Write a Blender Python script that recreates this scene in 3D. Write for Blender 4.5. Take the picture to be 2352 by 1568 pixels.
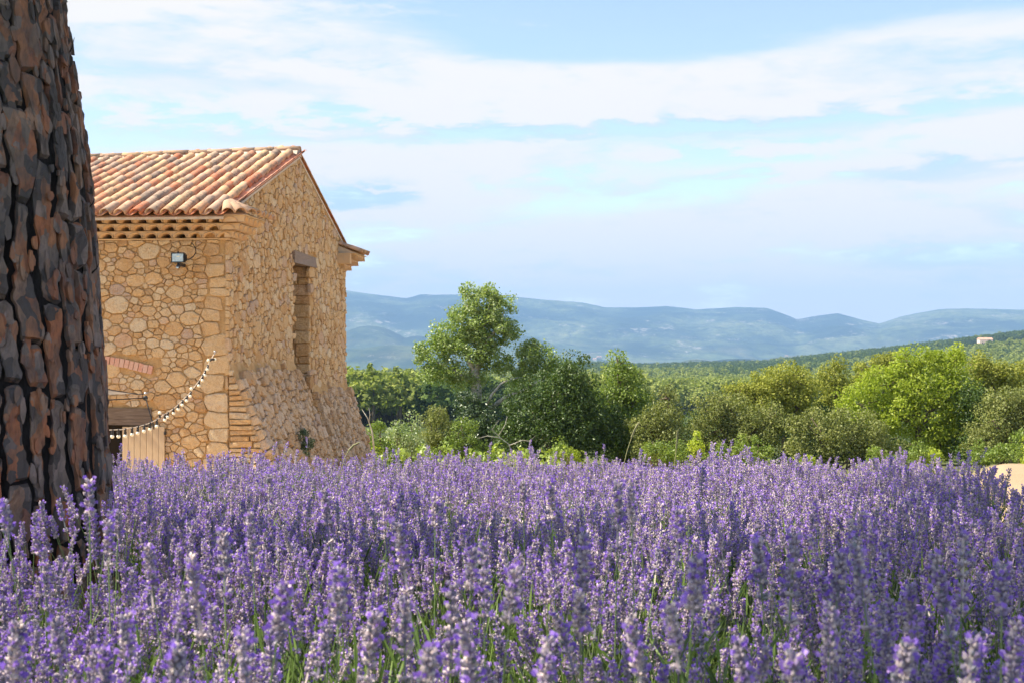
import bpy, math, random
import numpy as np
from mathutils import Vector, Matrix, noise as mnoise

sc = bpy.context.scene
for o in list(bpy.data.objects):
    bpy.data.objects.remove(o)
COL = sc.collection
R = random.Random(7)
NR = np.random.default_rng(11)
PI = math.pi
F = 2950.0            # focal length in the 2352 px wide reading of the photograph
HX, HY = 1176.0, 800.0   # eye-level point


def P(px, py, Y):
    """photo reading -> point at distance Y"""
    return Vector(((px - HX) / F * Y, Y, (HY - py) / F * Y))


# ------------------------------------------------------------------ camera
cam_d = bpy.data.cameras.new('camera')
cam = bpy.data.objects.new('camera', cam_d)
COL.objects.link(cam)
cam.location = (0, 0, 0)
cam.rotation_euler = (math.radians(90.31), 0, 0)
cam_d.sensor_width = 36
cam_d.lens = 36 * F / 2352
cam_d.clip_start = 0.05
cam_d.clip_end = 60000
cam_d.dof.use_dof = True
cam_d.dof.focus_distance = 8.5
cam_d.dof.aperture_fstop = 13
sc.camera = cam

# ------------------------------------------------------------------ light
SUN_EL = math.radians(50)
SUN_AZ_VEC = Vector((-0.985, -0.07, 0)).normalized()    # towards the sun: left of the view
sun_dir = Vector((SUN_AZ_VEC.x * math.cos(SUN_EL), SUN_AZ_VEC.y * math.cos(SUN_EL), math.sin(SUN_EL)))
sd = bpy.data.lights.new('sun', 'SUN')
sd.energy = 4.7
sd.angle = math.radians(0.6)
sd.color = (1.0, 0.90, 0.74)
so = bpy.data.objects.new('sun', sd)
COL.objects.link(so)
so.rotation_euler = sun_dir.to_track_quat('Z', 'Y').to_euler()

sc.view_settings.view_transform = 'Standard'
sc.view_settings.look = 'None'
sc.view_settings.gamma = 1.0
sc.view_settings.use_curve_mapping = False
sc.view_settings.exposure = 1.27
sc.cycles.use_denoising = True
sc.cycles.max_bounces = 6
sc.cycles.diffuse_bounces = 3
sc.cycles.glossy_bounces = 2
sc.cycles.transmission_bounces = 4
sc.cycles.transparent_max_bounces = 6
sc.cycles.volume_bounces = 1
sc.cycles.use_adaptive_sampling = True
sc.cycles.adaptive_threshold = 0.015


# ------------------------------------------------------------------ node helper
class N:
    def __init__(s, tree):
        s.t = tree

    def new(s, kind, ins=None, **kw):
        n = s.t.nodes.new(kind)
        for k, v in kw.items():
            setattr(n, k, v)
        for k, v in (ins or {}).items():
            if isinstance(v, bpy.types.NodeSocket):
                s.t.links.new(v, n.inputs[k])
            else:
                n.inputs[k].default_value = v
        return n

    def math(s, op, a, b=0.0, c=None, clamp=False):
        d = {0: a, 1: b}
        if c is not None:
            d[2] = c
        n = s.new('ShaderNodeMath', d, operation=op)
        n.use_clamp = clamp
        return n.outputs[0]

    def mix(s, f, a, b, blend='MIX'):
        n = s.t.nodes.new('ShaderNodeMix')
        n.data_type = 'RGBA'
        n.blend_type = blend
        for i, v in ((0, f), (6, a), (7, b)):
            if isinstance(v, bpy.types.NodeSocket):
                s.t.links.new(v, n.inputs[i])
            elif i == 0:
                n.inputs[i].default_value = v
            else:
                n.inputs[i].default_value = (v[0], v[1], v[2], 1)
        return n.outputs[2]

    def ramp(s, fac, stops, interp='LINEAR'):
        n = s.t.nodes.new('ShaderNodeValToRGB')
        n.color_ramp.interpolation = interp
        while len(n.color_ramp.elements) < len(stops):
            n.color_ramp.elements.new(0.5)
        for e, (p, c) in zip(n.color_ramp.elements, stops):
            e.position = p
            e.color = (c, c, c, 1) if not isinstance(c, tuple) else (c[0], c[1], c[2], 1)
        s.t.links.new(fac, n.inputs[0])
        return n.outputs[0]

    def noise(s, vec, scale, detail=4, rough=0.55, dist=0.0, out=0):
        n = s.new('ShaderNodeTexNoise', {'Scale': scale, 'Detail': detail, 'Roughness': rough, 'Distortion': dist})
        if vec is not None:
            s.t.links.new(vec, n.inputs['Vector'])
        return n.outputs[out]


# ------------------------------------------------------------------ sky
world = bpy.data.worlds.new('World')
sc.world = world
world.use_nodes = True
wt = world.node_tree
wt.nodes.clear()
w = N(wt)
sky = w.new('ShaderNodeTexSky', sky_type='NISHITA')
sky.sun_disc = False
sky.sun_elevation = SUN_EL
sky.sun_rotation = math.atan2(SUN_AZ_VEC.x, SUN_AZ_VEC.y)
sky.altitude = 300
sky.air_density = 1.0
sky.dust_density = 0.25
sky.ozone_density = 1.0
tc = w.new('ShaderNodeTexCoord').outputs['Generated']
sep = w.new('ShaderNodeSeparateXYZ', {0: tc})
dx, dy, dz = sep.outputs
az = w.math('ARCTAN2', dx, dy)                      # 0 straight ahead, + to the right
# noise in a flattened direction space: long level streaks, no seam anywhere
flat = w.new('ShaderNodeCombineXYZ', {0: w.math('MULTIPLY', dx, 4.2), 1: w.math('MULTIPLY', dy, 4.2), 2: w.math('MULTIPLY', dz, 27.0)}).outputs[0]
fine = w.new('ShaderNodeCombineXYZ', {0: w.math('MULTIPLY', dx, 15.0), 1: w.math('MULTIPLY', dy, 15.0), 2: w.math('MULTIPLY', dz, 62.0)}).outputs[0]
n1 = w.noise(flat, 1.0, 6, 0.52, 0.3)
n2 = w.noise(fine, 1.0, 9, 0.64, 0.25)
n3 = w.noise(flat, 0.45, 3, 0.5)
nn = w.math('SUBTRACT', w.math('ADD', w.math('MULTIPLY', n1, 0.65), w.math('MULTIPLY', n2, 0.62)), 0.635)
wob = w.math('MULTIPLY', w.math('SUBTRACT', n2, 0.5), 0.05)
wob2 = w.math('MULTIPLY', w.math('SUBTRACT', n3, 0.5), 0.02)
azw = w.math('ADD', az, w.math('MULTIPLY', wob, 2.5))
elw = w.math('ADD', w.math('ADD', dz, wob), wob2)


def bank(px, py, rx, ry, slope, amp):
    """a cloud bank centred at a bearing / elevation; soft elongated weight"""
    a0 = math.atan((px - HX) / F)
    e0 = math.sin(math.atan((HY - py) / F))
    da = w.math('SUBTRACT', azw, a0)
    de = w.math('SUBTRACT', w.math('SUBTRACT', elw, e0), w.math('MULTIPLY', da, slope))
    qa = w.math('DIVIDE', da, rx / F)
    qe = w.math('DIVIDE', de, ry / F)
    q = w.math('ADD', w.math('MULTIPLY', qa, qa), w.math('MULTIPLY', qe, qe))
    return w.math('MULTIPLY', w.math('EXPONENT', w.math('MULTIPLY', w.math('MULTIPLY', q, q), -1.0)), amp)


def total(items):
    s = items[0]
    for i in items[1:]:
        s = w.math('ADD', s, i)
    return s


banks = total([
    bank(380, 80, 520, 120, 0.00, 0.42), bank(420, 225, 560, 55, 0.0, 0.34), bank(900, 110, 260, 50, -0.04, 0.36),
    bank(1420, 215, 640, 62, 0.03, 0.48), bank(2080, 175, 560, 85, 0.08, 0.50), bank(1230, 262, 120, 22, 0.0, 0.25), bank(1800, 243, 90, 20, 0.0, 0.25),
    bank(1020, 380, 400, 44, 0.03, 0.46), bank(1700, 335, 300, 22, 0.03, 0.26), bank(2300, 310, 200, 34, 0.0, 0.34), bank(1900, 398, 330, 18, 0.03, 0.24),
    bank(2250, 385, 240, 30, 0.06, 0.26), bank(1950, 470, 520, 40, 0.10, 0.36), bank(1500, 545, 560, 34, 0.05, 0.34), bank(2250, 520, 330, 36, 0.12, 0.30),
    bank(2100, 640, 420, 30, 0.03, 0.28), bank(1250, 610, 400, 36, 0.0, 0.20), bank(900, 640, 120, 18, 0.1, 0.2), bank(1860, 705, 120, 26, 0.0, 0.25),
    bank(1700, 40, 1000, 85, 0.03, -0.42), bank(1600, 300, 700, 12, 0.03, -0.22), bank(620, 320, 560, 34, 0.0, -0.30), bank(1650, 372, 260, 14, 0.0, -0.2),
    bank(1350, 470, 300, 26, 0.0, -0.2), bank(1750, 430, 260, 16, 0.05, -0.16), bank(1050, 700, 500, 26, 0.0, -0.15),
])
cov = w.math('ADD', w.math('MULTIPLY', nn, 3.1), w.math('ADD', banks, w.math('ADD', 0.13, w.math('MULTIPLY', w.math('EXPONENT', w.math('MULTIPLY', dz, -9.0)), 0.75))))
covr = w.ramp(cov, [(0.0, 0.04), (0.18, 0.22), (0.34, 0.60), (0.50, 0.90), (0.70, 1.0)])
# darker bluish undersides and layers
grey = total([bank(700, 312, 700, 22, 0.0, 0.75), bank(1500, 300, 500, 25, 0.0, 0.6), bank(2000, 275, 400, 18, 0.02, 0.35), bank(860, 440, 130, 22, 0.0, 0.9),
              bank(2150, 415, 230, 24, 0.02, 0.6), bank(2200, 590, 250, 20, 0.0, 0.4), bank(560, 190, 300, 30, 0.0, 0.2),
              bank(1500, 430, 300, 25, 0, 0.25)])
greyf = w.math('ADD', w.math('ADD', w.math('MULTIPLY', grey, 1.2), w.math('MULTIPLY', w.math('EXPONENT', w.math('MULTIPLY', dz, -9.0)), 0.14)), w.math('ADD', w.math('MULTIPLY', w.math('SUBTRACT', n3, 0.50), 2.4), w.math('ADD', w.math('MULTIPLY', w.math('SUBTRACT', n2, 0.5), -2.2), w.math('MULTIPLY', w.math('SUBTRACT', n1, 0.5), -1.8))), clamp=True)
cl_col = w.mix(greyf, (0.45, 0.43, 0.41), (0.27, 0.355, 0.40))
skyc = w.new('ShaderNodeVectorMath', {0: sky.outputs[0], 'Scale': 0.115}, operation='SCALE').outputs[0]
skyc = w.mix(1.0, skyc, (0.98, 0.90, 0.92), 'MULTIPLY')
mixc = w.mix(covr, skyc, cl_col)
bg = w.new('ShaderNodeBackground', {0: mixc, 1: 1.0})
wo = w.new('ShaderNodeOutputWorld', {0: bg.outputs[0]})
world.cycles.sampling_method = 'MANUAL'
world.cycles.sample_map_resolution = 1024


# ------------------------------------------------------------------ materials
def material(name):
    m = bpy.data.materials.new(name)
    m.use_nodes = True
    m.node_tree.nodes.clear()
    return m, N(m.node_tree)


def finish(m, n, color, rough=0.8, bump=None, bstr=0.3, bdist=0.01, spec=0.3, metallic=0.0):
    p = n.new('ShaderNodeBsdfPrincipled', {'Roughness': rough, 'Specular IOR Level': spec, 'Metallic': metallic})
    if isinstance(color, bpy.types.NodeSocket):
        n.t.links.new(color, p.inputs['Base Color'])
    else:
        p.inputs['Base Color'].default_value = (color[0], color[1], color[2], 1)
    if bump is not None:
        b = n.new('ShaderNodeBump', {'Height': bump, 'Strength': bstr, 'Distance': bdist})
        n.t.links.new(b.outputs[0], p.inputs['Normal'])
    n.new('ShaderNodeOutputMaterial', {0: p.outputs[0]})
    return m


def geo_pos(n):
    return n.new('ShaderNodeNewGeometry').outputs['Position']


def attr(n, name='rnd'):
    return n.new('ShaderNodeAttribute', attribute_name=name).outputs['Fac']


def stone_mat(name, stops, wear=(0.78, 0.64, 0.44), wearf=0.5):
    m, n = material(name)
    pos = geo_pos(n)
    base = n.ramp(attr(n), stops)
    blot = n.noise(pos, 6, 4, 0.6)
    c = n.mix(n.ramp(blot, [(0.42, 0.0), (0.7, wearf)]), base, wear)
    c = n.mix(n.ramp(n.noise(pos, 13, 5, 0.7), [(0.50, 0.0), (0.68, 0.55)]), c, (0.50, 0.24, 0.08))
    fine_ = n.noise(pos, 45, 5, 0.7)
    c = n.mix(n.ramp(fine_, [(0.32, 0.0), (0.55, 0.6), (0.75, 1.0)]), n.mix(0.35, c, (0.40, 0.23, 0.10), 'MIX'), n.mix(0.2, c, (0.92, 0.78, 0.52)))
    pit = n.ramp(n.noise(pos, 90, 2, 0.5), [(0.25, 0.0), (0.36, 1.0)])
    c = n.mix(pit, n.mix(0.4, c, (0.2, 0.13, 0.07)), c)
    h = n.math('ADD', n.noise(pos, 22, 6, 0.7), n.math('MULTIPLY', pit, 0.15))
    return finish(m, n, c, 0.92, h, 1.0, 0.035, 0.15)


M = {}
M['stone'] = stone_mat('ochre stone', [(0.0, (0.50, 0.27, 0.10)), (0.15, (0.66, 0.39, 0.16)), (0.40, (0.75, 0.49, 0.23)), (0.62, (0.78, 0.56, 0.30)), (0.82, (0.80, 0.66, 0.44)), (0.93, (0.66, 0.42, 0.26)), (1.0, (0.50, 0.38, 0.32))])
M['rubble'] = stone_mat('weathered rubble', [(0.0, (0.52, 0.32, 0.16)), (0.3, (0.66, 0.45, 0.25)), (0.6, (0.72, 0.54, 0.35)), (0.85, (0.74, 0.60, 0.45)), (1.0, (0.46, 0.34, 0.27))], wear=(0.48, 0.40, 0.34), wearf=0.45)
m, n = material('lime mortar')
pos = geo_pos(n)
c = n.ramp(n.noise(pos, 7, 6, 0.65), [(0.3, (0.52, 0.31, 0.13)), (0.55, (0.66, 0.42, 0.19)), (0.75, (0.70, 0.50, 0.29))])
M['mortar'] = finish(m, n, c, 0.95, n.noise(pos, 60, 6, 0.75), 0.9, 0.03, 0.1)
m, n = material('pale cement')
pos = geo_pos(n)
c = n.ramp(n.noise(pos, 9, 5, 0.6), [(0.3, (0.52, 0.44, 0.34)), (0.7, (0.70, 0.60, 0.48))])
M['cement'] = finish(m, n, c, 0.9, n.noise(pos, 40, 5, 0.7), 0.5, 0.02, 0.1)


def tile_mat(name, stops, lich=0.75):
    m, n = material(name)
    pos = geo_pos(n)
    base = n.ramp(attr(n), stops)
    big = n.noise(pos, 3.2, 5, 0.62)
    c = n.mix(n.ramp(n.noise(pos, 14, 4, 0.6), [(0.42, 0.0), (0.75, 0.5)]), base, (0.58, 0.44, 0.30))
    lf = n.math('MULTIPLY', n.ramp(big, [(0.46, 0.0), (0.60, 1.0)]), n.ramp(n.noise(pos, 26, 5, 0.7), [(0.42, 0.0), (0.56, 1.0)]))
    lf = n.math('MULTIPLY', lf, lich)
    c = n.mix(lf, c, (0.14, 0.12, 0.10))
    c = n.mix(n.math('MULTIPLY', n.ramp(n.noise(pos, 18, 5, 0.7), [(0.62, 0.0), (0.72, 1.0)]), 0.5), c, (0.55, 0.52, 0.44))
    return finish(m, n, c, 0.85, n.noise(pos, 55, 5, 0.7), 0.35, 0.01, 0.2)


M['tile'] = tile_mat('clay roof tile', [(0.0, (0.50, 0.15, 0.07)), (0.14, (0.58, 0.24, 0.13)), (0.30, (0.62, 0.36, 0.20)), (0.50, (0.60, 0.40, 0.22)), (0.70, (0.58, 0.36, 0.23)), (0.85, (0.50, 0.34, 0.24)), (1.0, (0.26, 0.19, 0.15))])
M['pan'] = tile_mat('clay pan tile', [(0.0, (0.60, 0.22, 0.12)), (0.6, (0.68, 0.30, 0.18)), (1.0, (0.66, 0.40, 0.28))], 0.45)
M['eaves'] = tile_mat('eaves clay tile', [(0.0, (0.62, 0.38, 0.19)), (0.5, (0.66, 0.46, 0.26)), (1.0, (0.58, 0.36, 0.20))], 0.15)
m, n = material('old brick')
c = n.mix(n.noise(geo_pos(n), 30, 4, 0.6), n.ramp(attr(n), [(0, (0.60, 0.20, 0.12)), (0.5, (0.60, 0.29, 0.20)), (1, (0.62, 0.36, 0.27))]), (0.70, 0.50, 0.38))
M['brick'] = finish(m, n, c, 0.9, n.noise(geo_pos(n), 60, 4, 0.6), 0.4, 0.01, 0.15)


def wood_mat(name, a, b, vertical=False, grain=18, rough=0.8):
    m, n = material(name)
    co = n.new('ShaderNodeTexCoord').outputs['Object']
    mp = n.new('ShaderNodeMapping', {'Vector': co, 'Scale': (grain, grain, 1.0) if vertical else (1.2, grain, grain)}).outputs[0]
    g = n.noise(mp, 2.2, 6, 0.65, 0.6)
    c = n.ramp(g, [(0.3, a), (0.7, b)])
    return finish(m, n, c, rough, g, 0.4, 0.01, 0.2)


M['beam'] = wood_mat('weathered beam', (0.10, 0.07, 0.05), (0.26, 0.20, 0.15))
M['lintel'] = wood_mat('grey lintel wood', (0.14, 0.10, 0.08), (0.40, 0.31, 0.24))
M['plank'] = wood_mat('beige painted plank', (0.50, 0.37, 0.23), (0.58, 0.44, 0.28), True, 30, 0.6)
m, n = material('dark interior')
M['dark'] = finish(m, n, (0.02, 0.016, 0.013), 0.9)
m, n = material('black plastic')
M['black'] = finish(m, n, (0.018, 0.019, 0.021), 0.45, spec=0.5)
m, n = material('brushed steel')
M['steel'] = finish(m, n, (0.6, 0.6, 0.6), 0.35, metallic=1.0)
m, n = material('reflector')
M['reflector'] = finish(m, n, n.ramp(n.noise(n.new('ShaderNodeTexCoord').outputs['Object'], 30, 2, 0.5), [(0.3, (0.50, 0.55, 0.50)), (0.7, (0.70, 0.74, 0.70))]), 0.25, spec=0.8, metallic=0.6)
m, n = material('white glass bulb')
M['bulb'] = finish(m, n, (0.90, 0.86, 0.68), 0.2, spec=0.6)
m, n = material('taupe canvas')
c = n.mix(n.noise(geo_pos(n), 12, 3, 0.5), (0.32, 0.25, 0.18), (0.40, 0.32, 0.24))
M['canvas'] = finish(m, n, c, 0.9, n.noise(geo_pos(n), 300, 2, 0.5), 0.3, 0.002)

# pine bark
m, n = material('pine bark plate')
pos = geo_pos(n)
st = n.new('ShaderNodeMapping', {'Vector': pos, 'Scale': (27.0, 27.0, 12.0)}).outputs[0]
wv = n.new('ShaderNodeVectorMath', {0: n.noise(pos, 9, 3, 0.6, out=1), 'Scale': 1.4}, operation='SCALE').outputs[0]
st2 = n.new('ShaderNodeVectorMath', {0: st, 1: wv}, operation='ADD').outputs[0]
vor = n.new('ShaderNodeTexVoronoi', {'Vector': st2, 'Scale': 1.15, 'Randomness': 1.0}, feature='F1')
vr = n.new('ShaderNodeSeparateColor', {0: vor.outputs['Color']}).outputs[0]
c = n.ramp(n.math('ADD', n.math('MULTIPLY', vr, 0.75), n.math('MULTIPLY', attr(n), 0.25)), [(0.0, (0.12, 0.095, 0.08)), (0.25, (0.27, 0.20, 0.155)), (0.40, (0.38, 0.23, 0.15)), (0.50, (0.44, 0.20, 0.10)), (0.64, (0.46, 0.18, 0.085)), (0.74, (0.34, 0.25, 0.20)), (0.9, (0.17, 0.135, 0.115))], 'CONSTANT')
gr = n.noise(n.new('ShaderNodeMapping', {'Vector': pos, 'Scale': (40, 40, 12)}).outputs[0], 1.0, 6, 0.7)
c = n.mix(n.ramp(gr, [(0.3, 0.7), (0.55, 0.0)]), c, (0.06, 0.05, 0.045))
c = n.mix(n.ramp(n.noise(pos, 7, 3, 0.6), [(0.40, 0.0), (0.60, 0.6)]), c, (0.10, 0.095, 0.095))
hh = n.math('ADD', n.math('MULTIPLY', vr, 0.6), n.math('MULTIPLY', gr, 0.6))
M['bark_plate'] = finish(m, n, c, 0.85, hh, 0.9, 0.02, 0.18)
m, n = material('bark fissure')
pos = geo_pos(n)
gr = n.noise(n.new('ShaderNodeMapping', {'Vector': pos, 'Scale': (45, 45, 14)}).outputs[0], 1.0, 6, 0.75)
c = n.ramp(gr, [(0.3, (0.012, 0.011, 0.011)), (0.65, (0.045, 0.040, 0.038)), (0.8, (0.09, 0.08, 0.075))])
M['bark_dark'] = finish(m, n, c, 0.85, gr, 1.0, 0.04, 0.2)


def bark_mat(name, a, b):
    m, n = material(name)
    pos = geo_pos(n)
    g = n.noise(n.new('ShaderNodeMapping', {'Vector': pos, 'Scale': (6, 6, 2)}).outputs[0], 1.5, 5, 0.6)
    return finish(m, n, n.ramp(g, [(0.35, a), (0.65, b)]), 0.9, g, 0.6, 0.03, 0.15)


M['bark_pale'] = bark_mat('pale poplar bark', (0.30, 0.28, 0.22), (0.58, 0.56, 0.48))
M['bark_brown'] = bark_mat('brown bark', (0.09, 0.07, 0.05), (0.22, 0.17, 0.12))


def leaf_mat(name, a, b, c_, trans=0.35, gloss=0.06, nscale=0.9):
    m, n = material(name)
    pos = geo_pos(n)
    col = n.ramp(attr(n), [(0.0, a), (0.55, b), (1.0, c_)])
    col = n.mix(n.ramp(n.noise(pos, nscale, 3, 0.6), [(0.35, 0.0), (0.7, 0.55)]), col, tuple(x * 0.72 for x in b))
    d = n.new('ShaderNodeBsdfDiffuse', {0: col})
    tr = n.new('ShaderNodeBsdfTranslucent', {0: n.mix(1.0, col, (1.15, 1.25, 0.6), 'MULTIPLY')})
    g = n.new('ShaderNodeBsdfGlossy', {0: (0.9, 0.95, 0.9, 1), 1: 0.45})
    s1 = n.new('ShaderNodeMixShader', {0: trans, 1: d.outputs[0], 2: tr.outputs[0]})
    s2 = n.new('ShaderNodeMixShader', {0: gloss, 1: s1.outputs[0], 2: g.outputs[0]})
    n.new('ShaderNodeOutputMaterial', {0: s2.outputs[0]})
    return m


M['poplar'] = leaf_mat('poplar leaves', (0.15, 0.23, 0.04), (0.28, 0.37, 0.09), (0.48, 0.54, 0.28), 0.4, 0.05)
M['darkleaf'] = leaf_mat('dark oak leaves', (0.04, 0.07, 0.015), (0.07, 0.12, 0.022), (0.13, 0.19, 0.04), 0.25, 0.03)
M['midleaf'] = leaf_mat('mid green leaves', (0.11, 0.17, 0.025), (0.2, 0.28, 0.045), (0.33, 0.4, 0.08), 0.35, 0.03)
M['olive'] = leaf_mat('holm oak leaves', (0.12, 0.14, 0.04), (0.23, 0.26, 0.075), (0.38, 0.38, 0.13), 0.3, 0.02)
M['bright'] = leaf_mat('bright oak leaves', (0.22, 0.28, 0.025), (0.37, 0.45, 0.05), (0.54, 0.58, 0.09), 0.45, 0.02)
M['pine'] = leaf_mat('pine needles', (0.18, 0.2, 0.035), (0.33, 0.35, 0.065), (0.46, 0.46, 0.11), 0.3, 0.01)
M['vine'] = leaf_mat('vine leaves', (0.16, 0.25, 0.03), (0.27, 0.36, 0.05), (0.40, 0.47, 0.10), 0.35)
M['silver'] = leaf_mat('silvery young poplar leaves', (0.16, 0.24, 0.06), (0.28, 0.36, 0.14), (0.55, 0.58, 0.42), 0.35)
M['ivy'] = leaf_mat('ivy leaves', (0.03, 0.06, 0.012), (0.06, 0.11, 0.02), (0.10, 0.17, 0.03), 0.2, 0.1)
M['forest'] = leaf_mat('forest needles', (0.12, 0.16, 0.04), (0.28, 0.33, 0.09), (0.48, 0.49, 0.16), 0.3, 0.0, 0.012)
M['forest_dark'] = leaf_mat('forest dark leaves', (0.05, 0.085, 0.03), (0.10, 0.15, 0.045), (0.18, 0.24, 0.07), 0.25, 0.0, 0.012)


# lavender
def lav_mat(name, stops, trans, boost=None):
    m, n = material(name)
    rnd = n.new('ShaderNodeObjectInfo').outputs['Random']
    a = attr(n)
    f = n.math('FRACT', n.math('ADD', n.math('MULTIPLY', rnd, 0.6), n.math('MULTIPLY', a, 0.9)))
    col = n.ramp(f, stops)
    d = n.new('ShaderNodeBsdfDiffuse', {0: col})
    tr = n.new('ShaderNodeBsdfTranslucent', {0: col})
    s1 = n.new('ShaderNodeMixShader', {0: trans, 1: d.outputs[0], 2: tr.outputs[0]})
    g = n.new('ShaderNodeBsdfGlossy', {0: (1, 1, 1, 1), 1: 0.5})
    s2 = n.new('ShaderNodeMixShader', {0: 0.03, 1: s1.outputs[0], 2: g.outputs[0]})
    n.new('ShaderNodeOutputMaterial', {0: s2.outputs[0]})
    return m


M['calyx'] = lav_mat('lavender calyx', [(0.0, (0.19, 0.17, 0.25)), (0.2, (0.38, 0.33, 0.42)), (0.5, (0.58, 0.48, 0.50)), (0.75, (0.76, 0.65, 0.58)), (0.87, (0.36, 0.27, 0.48)), (1.0, (0.24, 0.27, 0.25))], 0.2)
M['petal'] = lav_mat('lavender petal', [(0.0, (0.26, 0.14, 0.62)), (0.5, (0.39, 0.22, 0.77)), (0.8, (0.60, 0.39, 0.82)), (1.0, (0.24, 0.12, 0.58))], 0.3)
M['stem'] = lav_mat('lavender stem', [(0.0, (0.13, 0.20, 0.06)), (0.5, (0.20, 0.30, 0.09)), (1.0, (0.28, 0.36, 0.13))], 0.3)
M['lavleaf'] = lav_mat('lavender leaves', [(0.0, (0.05, 0.09, 0.02)), (0.5, (0.12, 0.20, 0.04)), (1.0, (0.26, 0.38, 0.08))], 0.4)
M['grass'] = lav_mat('dry grass', [(0.0, (0.30, 0.33, 0.12)), (1.0, (0.45, 0.43, 0.20))], 0.3)


# ------------------------------------------------------------------ mesh helpers
def link(name, me, parent=None, loc=(0, 0, 0)):
    o = bpy.data.objects.new(name, me)
    COL.objects.link(o)
    o.location = loc
    if parent is not None:
        o.parent = parent
    return o


def mesh_np(name, verts, faces, mat, rnd=None, smooth=True, mats=None, midx=None):
    """verts (N,3), faces (M,k) with one k, or list of arrays with different k"""
    me = bpy.data.meshes.new(name)
    verts = np.asarray(verts, dtype=np.float32)
    groups = faces if isinstance(faces, list) else [faces]
    groups = [np.asarray(g, dtype=np.int32) for g in groups if len(g)]
    nf = sum(len(g) for g in groups)
    idx = np.concatenate([g.ravel() for g in groups])
    tot = np.concatenate([np.full(len(g), g.shape[1], dtype=np.int32) for g in groups])
    st = np.concatenate([[0], np.cumsum(tot)[:-1]]).astype(np.int32)
    me.vertices.add(len(verts))
    me.vertices.foreach_set('co', verts.ravel())
    me.loops.add(len(idx))
    me.loops.foreach_set('vertex_index', idx)
    me.polygons.add(nf)
    me.polygons.foreach_set('loop_start', st)
    me.polygons.foreach_set('loop_total', tot)
    me.polygons.foreach_set('use_smooth', np.full(nf, smooth, dtype=bool))
    for mm in (mats or [mat]):
        me.materials.append(mm)
    if midx is not None:
        me.polygons.foreach_set('material_index', np.asarray(midx, dtype=np.int32))
    if rnd is not None:
        a = me.attributes.new('rnd', 'FLOAT', 'FACE')
        a.data.foreach_set('value', np.asarray(rnd, dtype=np.float32))
    me.update(calc_edges=True)
    return me


class MB:
    """collects polygons"""

    def __init__(s):
        s.v = []
        s.f = []
        s.r = []

    def add(s, vs, fs, rnd=0.5):
        o = len(s.v)
        s.v += [tuple(v) for v in vs]
        s.f += [[i + o for i in f] for f in fs]
        s.r += [rnd] * len(fs)

    def box(s, x0, x1, y0, y1, z0, z1, rnd=0.5, jit=0.0):
        vs = [(x, y, z) for z in (z0, z1) for y in (y0, y1) for x in (x0, x1)]
        if jit:
            vs = [tuple(c + R.uniform(-jit, jit) for c in v) for v in vs]
        s.add(vs, [(0, 2, 3, 1), (4, 5, 7, 6), (0, 1, 5, 4), (2, 6, 7, 3), (0, 4, 6, 2), (1, 3, 7, 5)], rnd)

    def tube(s, pts, rad, sides=6, rnd=0.5, cap=True):
        pts = [Vector(p) for p in pts]
        rad = rad if isinstance(rad, (list, tuple)) else [rad] * len(pts)
        vs = []
        ref = Vector((0.31, 0.9, 0.17)).normalized()
        for i, p in enumerate(pts):
            t = (pts[min(i + 1, len(pts) - 1)] - pts[max(i - 1, 0)])
            t = t.normalized() if t.length > 1e-9 else Vector((0, 0, 1))
            if abs(t.dot(ref)) > 0.95:
                ref = Vector((0.9, 0.1, 0.3)).normalized()
            a = t.cross(ref).normalized()
            b = t.cross(a)
            for k in range(sides):
                an = 2 * PI * k / sides
                vs.append(p + (a * math.cos(an) + b * math.sin(an)) * rad[i])
        fs = []
        for i in range(len(pts) - 1):
            for k in range(sides):
                k2 = (k + 1) % sides
                fs.append((i * sides + k, i * sides + k2, (i + 1) * sides + k2, (i + 1) * sides + k))
        if cap:
            fs.append(tuple(range(sides))[::-1])
            fs.append(tuple((len(pts) - 1) * sides + k for k in range(sides)))
        s.add(vs, fs, rnd)

    def ball(s, c, r, seg=10, rings=7, rnd=0.5, sc_=(1, 1, 1)):
        vs = [(c[0], c[1], c[2] - r * sc_[2])]
        for i in range(1, rings):
            ph = -PI / 2 + PI * i / rings
            for k in range(seg):
                th = 2 * PI * k / seg
                vs.append((c[0] + r * sc_[0] * math.cos(ph) * math.cos(th), c[1] + r * sc_[1] * math.cos(ph) * math.sin(th), c[2] + r * sc_[2] * math.sin(ph)))
        vs.append((c[0], c[1], c[2] + r * sc_[2]))
        fs = []
        for k in range(seg):
            k2 = (k + 1) % seg
            fs.append((0, 1 + k2, 1 + k))
            for i in range(rings - 2):
                a = 1 + i * seg
                fs.append((a + k, a + k2, a + seg + k2, a + seg + k))
            fs.append((1 + (rings - 2) * seg + k, 1 + (rings - 2) * seg + k2, len(vs) - 1))
        s.add(vs, fs, rnd)

    def mesh(s, name, mat, smooth=False):
        me = bpy.data.meshes.new(name)
        me.from_pydata([tuple(v) for v in s.v], [], s.f)
        me.materials.append(mat)
        a = me.attributes.new('rnd', 'FLOAT', 'FACE')
        a.data.foreach_set('value', s.r)
        if smooth:
            me.polygons.foreach_set('use_smooth', [True] * len(me.polygons))
        me.update()
        return me

    def build(s, name, mat, parent=None, loc=(0, 0, 0), smooth=False):
        return link(name, s.mesh(name, mat, smooth), parent, loc)


def tag(o, label, cat, group=None):
    o['label'] = label
    o['category'] = cat
    if group:
        o['group'] = group
    return o


def thing(name, label, cat, loc=(0, 0, 0), rz=0.0, group=None):
    o = bpy.data.objects.new(name, None)
    o.empty_display_size = 0.2
    COL.objects.link(o)
    o.location = loc
    o.rotation_euler = (0, 0, rz)
    return tag(o, label, cat, group)


def structure(o):
    o['kind'] = 'structure'
    return o


def stuff(o):
    o['kind'] = 'stuff'
    return o


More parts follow.
